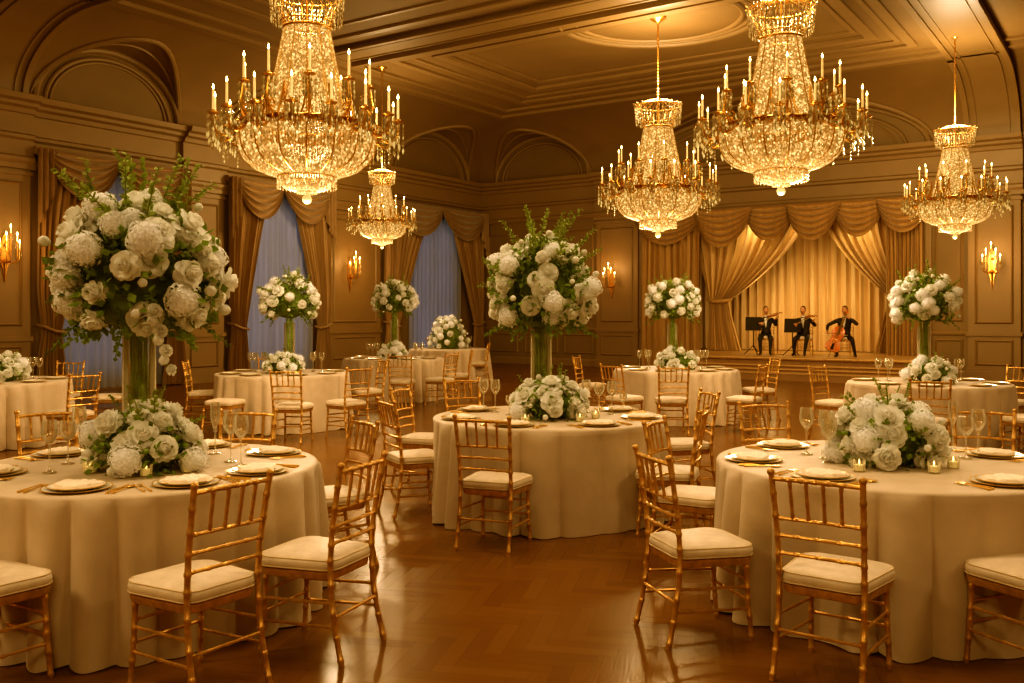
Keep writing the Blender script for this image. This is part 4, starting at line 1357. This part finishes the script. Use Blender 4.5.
for o, (px_, D_, sc, z, lb) in zip(trees, CHN):
    x = (px_ - 512) / 950 * D_
    o.location = (x, D_, z); o.scale = (sc, sc, sc); o.rotation_euler = (0, 0, .3 * px_)
    tag(o, lb, 'chandelier', 'lit crystal chandeliers')
    CHPOS.append((x, D_, z, sc))
    top = (HT - .0 - z) / sc
    m = MB(); n = int((top - 1.5) / .05)
    m.tube([(0, 0, 1.02), (0, 0, top - .03)], .010, 8)
    for k in range(n):
        m.ball((0, 0, 1.5 + (top - 1.55) * k / n), .017, 8, 5, (1, 1, 1.5))
    m.build('hanging_rod', M_['goldd'], o)
    m = MB(); m.lathe([(0, top), (.13, top), (.14, top - .02), (.09, top - .05), (.03, top - .09), (.012, top - .12), (0, top - .12)], 24)
    m.build('ceiling_rose', M_['goldd'], o)

# ------------------------------------------------------------------ wall sconces
def make_sconce():
    t = thing('wall_sconce', 'x', 'sconce')
    G = M_['goldd']; m = MB()
    # shaped back plate with a long tail
    pts = [(0, -.62), (.025, -.5), (.05, -.35), (.10, -.22), (.075, -.08), (.11, .05), (.07, .18), (.045, .28), (0, .36)]
    out = pts + [(-x, z) for x, z in pts[1:-1]][::-1]
    n = len(out)
    m.add([(x, y, z) for y in (0, .035) for x, z in out], [tuple(range(n)), tuple(range(n, 2 * n))[::-1]] + [(k, (k + 1) % n, n + (k + 1) % n, n + k) for k in range(n)])
    m.ball((0, .06, -.22), .05, 10, 8); m.ball((0, .05, .10), .04, 10, 8); m.tube([(0, .05, -.25), (0, .05, -.5), (0, .03, -.66)], [.03, .018, .006], 8)
    m.build('back_plate', G, t)
    for x, zt, r in ((-.20, .0, .16), (.20, .0, .16), (-.11, .14, .24), (.11, .14, .24), (0, .30, .20)):
        a = MB(); P = [Vector((0, .06, -.2)), Vector((x * .5, .06 + r * .6, -.27)), Vector((x * .95, .05 + r, -.2)), Vector((x, .05 + r, zt - .05)), Vector((x, .05 + r, zt))]
        pp = []
        for i in range(4):
            for q in range(4): pp.append(P[i].lerp(P[i + 1], q / 4))
        pp.append(P[-1])
        for _ in range(2): pp = [pp[0]] + [(pp[i - 1] + pp[i] * 2 + pp[i + 1]) / 4 for i in range(1, len(pp) - 1)] + [pp[-1]]
        a.tube(pp, .011, 6)
        a.lathe([(0, 0), (.03, .004), (.042, .016), (.018, .018), (.018, .04), (0, .04)], 12, Matrix.Translation(P[-1]))
        am = a.build('candle_arm', G, t)
        c = MB(); c.tube([P[-1] + Vector((0, 0, .03)), P[-1] + Vector((0, 0, .15))], .013, 8); c.build('candle', M_['candle'], am)
        c = MB(); c.lathe([(0, 0), (.012, .012), (.015, .028), (.008, .05), (0, .075)], 8, Matrix.Translation(P[-1] + Vector((0, 0, .153)))); c.build('flame', M_['flame'], am)
        c = MB()
        for k in range(6):
            b = 2 * pi * k / 6
            for q in range(3): c.bead(P[-1] + Vector((.038 * cos(b), .038 * sin(b), -.02 - .035 * q)), .009, .016)
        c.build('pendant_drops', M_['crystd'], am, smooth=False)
    return t
SCN = [(RW(.13, 15.66, 2.80), RZL, 'lit gold candle sconce on the left pilaster at the picture edge', (.75, 15.66)),
       (RW(.13, 6.25, 2.80), RZL, 'lit gold candle sconce between the second and third windows', (.75, 6.25)),
       (RW(4.95, .13, 2.62), RZB, 'lit gold candle sconce on the pilaster left of the stage', (4.95, .75)),
       (RW(15.15, .13, 2.80), RZB, 'lit gold candle sconce on the pilaster at the far right', (15.15, .75))]
s0 = make_sconce()
trees = [s0] + [copy_tree(s0) for _ in SCN[1:]]
for o, (p, rz, lb, _) in zip(trees, SCN):
    o.location = p; o.rotation_euler = (0, 0, rz); o.scale = (.95, .95, .95); tag(o, lb, 'sconce', 'lit gold wall sconces')

# ------------------------------------------------------------------ musicians
def skin_body(nodes, edges):
    """nodes: name -> (xyz, radius); grown with a skin modifier into one continuous surface"""
    names = list(nodes); idx = {n: i for i, n in enumerate(names)}
    me = bpy.data.meshes.new('tmp'); me.from_pydata([nodes[n][0] for n in names], [(idx[a], idx[b]) for a, b in edges], [])
    o = bpy.data.objects.new('tmp', me); COL.objects.link(o)
    md = o.modifiers.new('s', 'SKIN'); md.use_smooth_shade = True
    for i, n in enumerate(names):
        r = nodes[n][1]; r = r if hasattr(r, '__len__') else (r, r)
        me.skin_vertices[0].data[i].radius = r
        me.skin_vertices[0].data[i].use_root = (i == 0)
    sb = o.modifiers.new('u', 'SUBSURF'); sb.levels = 2; sb.render_levels = 2
    dg = bpy.context.evaluated_depsgraph_get(); dg.update()
    em = bpy.data.meshes.new_from_object(o.evaluated_get(dg))
    vs = [tuple(v.co) for v in em.vertices]; fs = [tuple(p.vertices) for p in em.polygons]
    bpy.data.objects.remove(o); bpy.data.meshes.remove(em)
    return vs, fs

def hand_chain(nodes, edges, key, wrist, fdir, side, curl):
    """palm, four unequal bent fingers and a thumb leaving the side of the palm"""
    f = fdir.normalized(); s = (side - f * side.dot(f)).normalized(); c = curl.normalized()
    nodes[key + 'p'] = (wrist + f * .05, (.022, .034)); edges.append((key + 'w', key + 'p'))
    for k, (off, L_) in enumerate(((-.027, .065), (-.009, .075), (.009, .070), (.027, .055))):
        a, b, d = key + 'f%da' % k, key + 'f%db' % k, key + 'f%dc' % k
        p = wrist + f * .085 + s * off
        nodes[a] = (p, .0095); nodes[b] = (p + f * L_ * .5 + c * L_ * .18, .0085); nodes[d] = (p + f * L_ * .72 + c * L_ * .6, .007)
        edges += [(key + 'p', a), (a, b), (b, d)]
    p = wrist + f * .045 - s * .035
    nodes[key + 'ta'] = (p, .0105); nodes[key + 'tb'] = (p + f * .03 - s * .02 + c * .02, .0095); nodes[key + 'tc'] = (p + f * .055 - s * .015 + c * .04, .008)
    edges += [(key + 'p', key + 'ta'), (key + 'ta', key + 'tb'), (key + 'tb', key + 'tc')]

def person(label, loc, rz, lean, arms, legs, head_turn, tie, sc=.96):
    t = thing('person', label, 'person', loc, rz, None, sc)
    V = Vector
    sh = lean
    nodes = {}; edges = []
    nodes['pel'] = (V((-.02, 0, .57)), (.125, .16)); nodes['wai'] = (V((-.03 + sh.x * .3, sh.y * .3, .74)), (.10, .145))
    nodes['che'] = (V((-.02 + sh.x * .7, sh.y * .7, .93)), (.115, .175)); nodes['nb'] = (V((sh.x, sh.y, 1.08)), (.065, .075)); nodes['nk'] = (V((.015 + sh.x, sh.y, 1.16)), .05)
    nodes['hd0'] = (V((.02 + sh.x, sh.y, 1.22)), .06)
    edges += [('pel', 'wai'), ('wai', 'che'), ('che', 'nb'), ('nb', 'nk'), ('nk', 'hd0')]
    for s, k in ((1, 'l'), (-1, 'r')):
        kn, an, toe = legs[k]
        nodes[k + 'hip'] = (V((.04, s * .10, .555)), .092); nodes[k + 'kn'] = (V(kn), .068); nodes[k + 'cf'] = (V(kn).lerp(V(an), .35) + V((-.015, 0, 0)), .058)
        nodes[k + 'an'] = (V(an), .042); nodes[k + 'he'] = (V((an[0] - .01, an[1], .045)), .042); nodes[k + 'to'] = (V(toe), (.028, .042))
        edges += [('pel', k + 'hip'), (k + 'hip', k + 'kn'), (k + 'kn', k + 'cf'), (k + 'cf', k + 'an'), (k + 'an', k + 'he'), (k + 'he', k + 'to')]
        el, wr, fd, sd, cu = arms[k]
        nodes[k + 'sh'] = (V((-.01 + sh.x, s * .185 + sh.y, 1.03)), .066); nodes[k + 'el'] = (V(el), .048); nodes[k + 'fa'] = (V(el).lerp(V(wr), .4), .046); nodes[k + 'w'] = (V(wr), .028)
        edges += [('che', k + 'sh'), (k + 'sh', k + 'el'), (k + 'el', k + 'fa'), (k + 'fa', k + 'w')]
        hand_chain(nodes, edges, k, V(wr), V(fd), V(sd), V(cu))
    vs, fs = skin_body(nodes, edges)
    # head, same mesh
    m = MB(); m.add(vs, fs)
    nb = len(m.f)
    hc = V((.045 + sh.x, sh.y, 1.30)); HR = Matrix.Translation(hc) @ Matrix.Rotation(head_turn, 4, 'Z')
    def head(u, v):
        a = 2 * pi * u; b = pi * (v - .5)
        x, y, z = cos(b) * cos(a) * .092, cos(b) * sin(a) * .074, sin(b) * .118
        if z < -.02: x = x * (1 + z * 1.6) + .012; y *= (1 + z * 2.6)
        f = max(0, cos(a)) * cos(b)
        if f > .8 and -.035 < z < .03: x += .020 * (f - .8) / .2 * (1 - abs(z + .012) / .045)      # nose
        if .55 < f < .9 and .0 < z < .04 and abs(y) > .015: x -= .008                                # eye sockets
        if f > .8 and -.07 < z < -.045: x += .005                                                    # lips
        return (x, y, z)
    m.grid(head, 28, 22, HR)
    for s in (-1, 1):
        m.ball((-.005, s * .076, -.005), 1, 8, 6, (.022, .010, .032), HR)
        m.ball((.079, s * .028, .018), .0115, 8, 6, (1, 1, 1), HR)
    o = m.build('body', [M_['suit'], M_['skin'], M_['shoe'], M_['hair']], t, angle=180)
    me = o.data
    wrs = [V(arms[k][1]) for k in 'lr']
    els = [V(arms[k][0]) for k in 'lr']
    for p in me.polygons:
        c = p.center; mi = 0
        if c.z < .085: mi = 2
        if c.z > 1.135 and (c - hc).length < .22: mi = 1
        for w_, e_ in zip(wrs, els):
            ax = (w_ - e_).normalized()
            if (c - w_).dot(ax) > -.015 and (c - w_).length < .24 and c.z > .3 and (c - hc).length > .17: mi = 1
        p.material_index = mi
    # hair cap
    m = MB()
    def hair(u, v):
        a = 2 * pi * u; b = pi * (v - .5)
        front = max(0, cos(a))
        lo = -.1 + 1.05 * front ** .7
        b = lo + (pi / 2 - lo) * v
        return (cos(b) * cos(a) * .100 - .008, cos(b) * sin(a) * .083, sin(b) * .128 + .006)
    m.grid(hair, 28, 10, HR); m.build('hair', M_['hair'], t, angle=180)
    # shirt front, collar, jacket lapels, tie
    m = MB()
    m.grid(lambda u, v: (.112 + sh.x * (1 - .55 * v) - .035 * v ** 2 * 0 + .012 * cos((u - .5) * 3) - .02 * (1 - v) ** 2 * 1.6, sh.y * (1 - .4 * v) + (u - .5) * .14 * (1 - v) ** .8 * 1.0, 1.09 - .30 * v), 8, 10)
    m.lathe([(.058, 0), (.062, .02), (.055, .05), (.052, .05), (.052, 0)], 16, Matrix.Translation(V((.008 + sh.x, sh.y, 1.10))), closed=True)
    m.build('shirt_front', M_['shirt'], t)
    m = MB(); cx, cy, cz = .125 + sh.x, sh.y, 1.105
    for s in (-1, 1): m.add([(cx - .01, cy, cz), (cx, cy + s * .045, cz + .022), (cx, cy + s * .045, cz - .022), (cx + .012, cy + s * .02, cz)], [(0, 1, 3), (0, 3, 2), (1, 2, 3)])
    m.ball((cx, cy, cz), .012, 8, 6); m.build('bow_tie', M_['suit'], t)
    m = MB()
    for s in (-1, 1):
        m.grid(lambda u, v: (.122 + sh.x * (1 - .5 * v) - .03 * (1 - v) ** 2, sh.y * (1 - .4 * v) + s * ((.075 - .06 * v) + (u - .5) * .05 * (1 - v)), 1.09 - .31 * v), 3, 8)
    m.build('lapel', M_['suit'], t)
    return t

def fiddle(nm, label, p0, p1, L_, varn, up=Vector((0, 0, 1)), group=None):
    """violin family body, neck, scroll, bridge and strings, laid from tail p0 to scroll p1"""
    d = (p1 - p0).normalized(); s = d.cross(up).normalized(); n = s.cross(d)
    t = thing(nm, label, 'instrument', (0, 0, 0), 0, group)
    M = Matrix((( s.x, d.x, n.x, p0.x), (s.y, d.y, n.y, p0.y), (s.z, d.z, n.z, p0.z), (0, 0, 0, 1)))
    t.matrix_world = M
    B = L_ * .60
    half = [(0, 0), (.16, .01), (.26, .06), (.285, .16), (.25, .28), (.185, .38), (.165, .48), (.19, .58), (.225, .66), (.23, .78), (.19, .90), (.10, .98), (0, 1)]
    out = [(x * B, y * B) for x, y in half] + [(-x * B, y * B) for x, y in half[1:-1]][::-1]
    dp = B * .13
    m = MB(); m.poly(out, 0, dp)
    ring = [(x * .96, y * .985 + .007 * B, dp) for x, y in out]; top = [(x * .45, y * .7 + .15 * B, dp * 1.28) for x, y in out]
    nn = len(out); m.add(ring + top, [(k, (k + 1) % nn, nn + (k + 1) % nn, nn + k) for k in range(nn)] + [tuple(range(nn, 2 * nn))])
    m.build('sound_box', varn, t, angle=35)
    m = MB(); m.box(-.028 * B, .028 * B, B * .97, L_ * .92, dp * .55, dp * 1.0); m.tube([(0, L_ * .92, dp * .75), (0, L_ * .96, dp * .6), (0, L_ * .99, dp * .3), (0, L_ * .97, dp * .05), (0, L_ * .95, dp * .3)], [.03 * B, .03 * B, .03 * B, .025 * B, .02 * B], 8)
    for q in (-1, 1): m.tube([(0, L_ * .95, dp * .6), (q * .09 * B, L_ * .95, dp * .6)], .012 * B, 6)
    m.build('neck', varn, t)
    m = MB(); m.add([(-.03 * B, L_ * .92, dp * 1.05), (.03 * B, L_ * .92, dp * 1.05), (.05 * B, B * .62, dp * 1.55), (-.05 * B, B * .62, dp * 1.55)], [(0, 1, 2, 3)])
    m.add([(-.06 * B, .05 * B, dp * 1.2), (.06 * B, .05 * B, dp * 1.2), (.035 * B, .30 * B, dp * 1.5), (-.035 * B, .30 * B, dp * 1.5)], [(0, 1, 2, 3)])
    m.build('fingerboard', M_['ebony'], t)
    m = MB(); m.box(-.10 * B, .10 * B, .44 * B, .455 * B, dp * 1.2, dp * 1.75)
    for q in (-1.5, -.5, .5, 1.5): m.tube([(q * .02 * B, .28 * B, dp * 1.52), (q * .03 * B, .45 * B, dp * 1.77), (q * .012 * B, L_ * .93, dp * 1.1)], .004 * B, 4)
    m.build('strings', M_['goldc'], t)
    return t
def bow(label, a, b):
    t = thing('bow', label, 'bow', (0, 0, 0))
    d = b - a; mid = (a + b) / 2
    m = MB(); m.tube([a, a.lerp(b, .5) + Vector((0, 0, .012)), b], [.006, .005, .004], 6); m.build('stick', M_['violin'], t)
    m = MB(); m.tube([a + Vector((0, 0, -.02)), b + Vector((0, 0, -.015))], .003, 4); m.box(a.x - .012, a.x + .012, a.y - .012, a.y + .012, a.z - .025, a.z); m.build('hair_ribbon', M_['shirt'], t)
def stage_pos(px_, tt):
    r = (px_ - 512) / 950
    s = (r * (31.2 - .829 * tt) + 1.05 + .559 * tt) / (.829 + .559 * r)
    return RW(s, tt, STZ)
V3 = Vector
def loc2w(base, rz, sc, p):
    return base + Matrix.Rotation(rz, 3, 'Z') @ (V3(p) * sc)
def seat_for(label, base, rz):
    o = copy_tree(chair0); o.location = base + Matrix.Rotation(rz, 3, 'Z') @ V3((.0, 0, 0)); o.rotation_euler = (0, 0, rz)
    tag(o, label, 'chair', 'chairs of the stage musicians')
SCP = .87
LEG = {'l': ((.42, .15, .50), (.40, .14, .10), (.54, .17, .035)), 'r': ((.42, -.15, .50), (.38, -.13, .10), (.52, -.16, .035))}
# left violinist
b1 = stage_pos(766, 1.45); r1 = radians(252)
seat_for('gold chair under the left musician on stage', b1, r1)
person('seated musician in black suit playing violin at the left of the stage', b1, r1, V3((.02, 0, 0)),
       {'l': ((.20, .30, .86), (.33, .30, 1.07), (.3, .6, .5), (1, 0, 0), (-.6, -.5, 0)), 'r': ((.10, -.36, .84), (.30, -.16, .92), (.7, .7, .1), (0, 0, 1), (.2, .3, -.6))}, LEG, .35, 0, SCP)
p0, p1 = loc2w(b1, r1, SCP, (.10, .09, 1.10)), loc2w(b1, r1, SCP, (.44, .44, 1.20))
fiddle('violin', 'brown violin under the chin of the left stage musician', p0, p1, (p1 - p0).length * 1.12, M_['violin'])
bow('thin violin bow in the right hand of the left musician', loc2w(b1, r1, SCP, (.36, -.10, .93)), loc2w(b1, r1, SCP, (.30, .34, 1.25)))
# middle player
b2 = stage_pos(804, 1.45); r2 = radians(246)
seat_for('gold chair under the middle musician on stage', b2, r2)
LEG2 = {'l': ((.40, .12, .50), (.38, .06, .10), (.52, .07, .035)), 'r': ((.40, -.20, .50), (.30, -.24, .10), (.44, -.28, .035))}
person('seated musician in black suit playing viola at the middle of the stage', b2, r2, V3((.03, -.02, 0)),
       {'l': ((.16, .33, .86), (.38, .28, 1.00), (.5, .5, .4), (1, 0, 0), (-.6, -.5, 0)), 'r': ((.10, -.40, .86), (.34, -.22, .90), (.8, .5, .1), (0, 0, 1), (.2, .3, -.6))}, LEG2, -.25, 0, SCP)
p0, p1 = loc2w(b2, r2, SCP, (.12, .10, 1.09)), loc2w(b2, r2, SCP, (.52, .40, 1.12))
fiddle('viola', 'dark brown viola held by the middle stage musician', p0, p1, (p1 - p0).length * 1.12, M_['violin'])
bow('thin bow in the right hand of the middle musician', loc2w(b2, r2, SCP, (.40, -.18, .91)), loc2w(b2, r2, SCP, (.36, .36, 1.20)))
# cellist
b3 = stage_pos(844, 1.45); r3 = radians(240)
seat_for('gold chair under the cellist on stage', b3, r3)
LEG3 = {'l': ((.36, .28, .50), (.26, .34, .10), (.39, .40, .035)), 'r': ((.42, -.20, .50), (.46, -.10, .10), (.59, -.14, .035))}
person('seated cellist in black suit at the right of the stage', b3, r3, V3((.02, .03, 0)),
       {'l': ((.10, .38, .90), (.20, .18, 1.08), (.5, -.6, .3), (1, 0, 0), (0, -.4, -.5)), 'r': ((.12, -.42, .88), (.40, -.38, .72), (.8, .2, -.3), (0, 0, 1), (.0, .5, -.3))}, LEG3, -.2, 0, SCP)
p0, p1 = loc2w(b3, r3, SCP, (.50, -.26, .16)), loc2w(b3, r3, SCP, (.16, .13, 1.28))
ce = fiddle('cello', 'orange-brown cello leaning between the knees of the cellist', p0, p1, (p1 - p0).length, M_['cello'], up=V3((-.3, -.94, .25)))
m = MB(); m.tube([(0, .01, .03), (0, -.17, .02)], .006, 6); m.build('end_pin', M_['blackm'], ce)
bow('thin cello bow in the right hand of the cellist', loc2w(b3, r3, SCP, (.50, -.45, .66)), loc2w(b3, r3, SCP, (.52, .20, .62)))
def music_stand(label, px_, tt, rz, h):
    b = stage_pos(px_, tt)
    t = thing('music_stand', label, 'music stand', b, rz, 'black music stands')
    m = MB(); m.tube([(0, 0, .18), (0, 0, h - .1)], .014, 8); m.build('pole', M_['blackm'], t)
    for k in range(3):
        a = 2 * pi * k / 3 + .5
        m = MB(); m.tube([(0, 0, .25), (.14 * cos(a), .14 * sin(a), .10), (.24 * cos(a), .24 * sin(a), .008)], .010, 6); m.build('leg', M_['blackm'], t)
    m = MB()
    Mx = Matrix.Translation(V3((0, 0, h))) @ Matrix.Rotation(radians(-14), 4, 'Y')
    m.box(-.012, .0, -.20, .20, -.16, .17, Mx); m.box(-.06, .0, -.20, .20, -.172, -.16, Mx); m.build('desk', M_['ebony'], t)
music_stand('black music stand at the left of the left violinist', 753.5, 1.75, radians(252), .80)
music_stand('black music stand between the left and middle musicians', 792.5, 1.75, radians(244), .76)
# tall slim floor stand of a microphone beside the left violinist
b = stage_pos(777.5, 1.3)
t = thing('microphone_stand', 'slim gold microphone stand right of the left violinist', 'microphone stand', b, radians(250))
m = MB(); m.lathe([(0, 0), (.12, 0), (.12, .015), (.02, .03), (0, .03)], 20); m.build('base', M_['goldd'], t)
m = MB(); m.tube([(0, 0, .02), (0, 0, .86)], .011, 8); m.build('pole', M_['goldd'], t)
m = MB(); m.tube([(0, 0, .85), (.10, 0, .94)], [.014, .014], 8); m.ball((.115, 0, .955), .026, 10, 8); m.build('microphone', M_['blackm'], t)

# ------------------------------------------------------------------ light
WARM = (1, .76, .61)
def lamp(nm, typ, loc, power, col=WARM, size=.3, rot=None, **kw):
    l = bpy.data.lights.new(nm, typ); l.energy = power; l.color = col
    if typ in ('POINT', 'SPOT'): l.shadow_soft_size = size
    if typ == 'AREA': l.size = size
    for k, v in kw.items(): setattr(l, k, v)
    o = bpy.data.objects.new(nm, l); o.location = loc
    if rot: o.rotation_euler = rot
    COL.objects.link(o); return o
KP_ = .70
for x, y, z, sc in CHPOS:
    lamp('chandelier_light', 'POINT', (x, y, z - 1.05 * sc), 330 * KP_ * sc, WARM, .35 * sc)
    lamp('chandelier_uplight', 'POINT', (x, y, z + 1.75 * sc), 560 * KP_ * sc, WARM, .3 * sc)
for p, rz, lb, (s_, t_) in SCN:
    lamp('sconce_light', 'POINT', RW(s_, t_, 2.95), 40 * KP_, (1, .60, .40), .12)
# unseen fill lamps added over the near half of the hall and around the camera
for x, y, z, pw in ((-6.5, 2.2, 5.6, 520), (6.2, 1.2, 5.6, 250), (-.3, -2.2, 4.4, 330), (-1.6, 6.0, 6.7, 240), (2.5, 6.2, 6.7, 260), (-8.5, 9.5, 6.2, 260), (8.5, 8.5, 6.2, 260)):
    lamp('fill_light', 'AREA', (x, y, z), pw * KP_, (1, .77, .62), 1.9)
# stage spots at the pelmet, then an unseen hall spot and fill points added
def spot(loc, to, pw, ang=70, col=(1, .77, .58)):
    d = V3(to) - V3(loc)
    o = lamp('stage_light', 'SPOT', loc, pw, col, .25); o.rotation_euler = d.to_track_quat('-Z', 'Y').to_euler()
    o.data.spot_size = radians(ang); o.data.spot_blend = .8
for s_ in (9.2, 10.6, 12.0):
    spot(RW(s_, .12, 4.25), RW(s_, -1.3, 1.4), 110 * KP_, 100)
spot(RW(10.4, 6.2, 5.2), RW(10.4, .0, 1.2), 650 * KP_, 33)  # added hall spot, unseen, to lift the drapes
for s_ in (9.6, 11.4): lamp('stage_fill', 'POINT', RW(s_, -.3, STZ + 1.5), 40 * KP_, (1, .77, .58), .3)  # unseen points hung over the deck, added as fill

# dusk outside the windows
W = bpy.data.worlds.new('dusk'); SC.world = W; W.use_nodes = True
bg = W.node_tree.nodes['Background']; bg.inputs[0].default_value = (.40, .49, .92, 1); bg.inputs[1].default_value = .55

# ------------------------------------------------------------------ camera
cam = bpy.data.cameras.new('camera'); co = bpy.data.objects.new('camera', cam); COL.objects.link(co)
co.location = (0, 0, 1.586); co.rotation_euler = (radians(90), 0, 0)
cam.sensor_width = 36; cam.lens = 950 / 1024 * 36; cam.shift_y = -(341.5 - 314) / 1024
cam.clip_start = .05; cam.clip_end = 200
SC.camera = co
SC.view_settings.view_transform = 'Standard'
SC.view_settings.exposure = 0.0
# warm film response: the blue and green layers fall off faster in the shadows
SC.view_settings.use_curve_mapping = True
cm = SC.view_settings.curve_mapping
cm.extend = 'EXTRAPOLATED'
for ci, gm in ((0, 1.15), (1, 1.27), (2, 1.76)):
    cv = cm.curves[ci]
    xs = [.02, .05, .1, .18, .3, .45, .62, .8]
    for x_ in xs: cv.points.new(x_, x_ ** gm)
    for p_ in cv.points: p_.handle_type = 'VECTOR'
cm.update()
SC.cycles.use_denoising = True
SC.cycles.max_bounces = 7; SC.cycles.diffuse_bounces = 3; SC.cycles.glossy_bounces = 3; SC.cycles.transmission_bounces = 4; SC.cycles.transparent_max_bounces = 24
SC.cycles.sample_clamp_indirect = 4.0
SC.cycles.caustics_reflective = False; SC.cycles.caustics_refractive = False
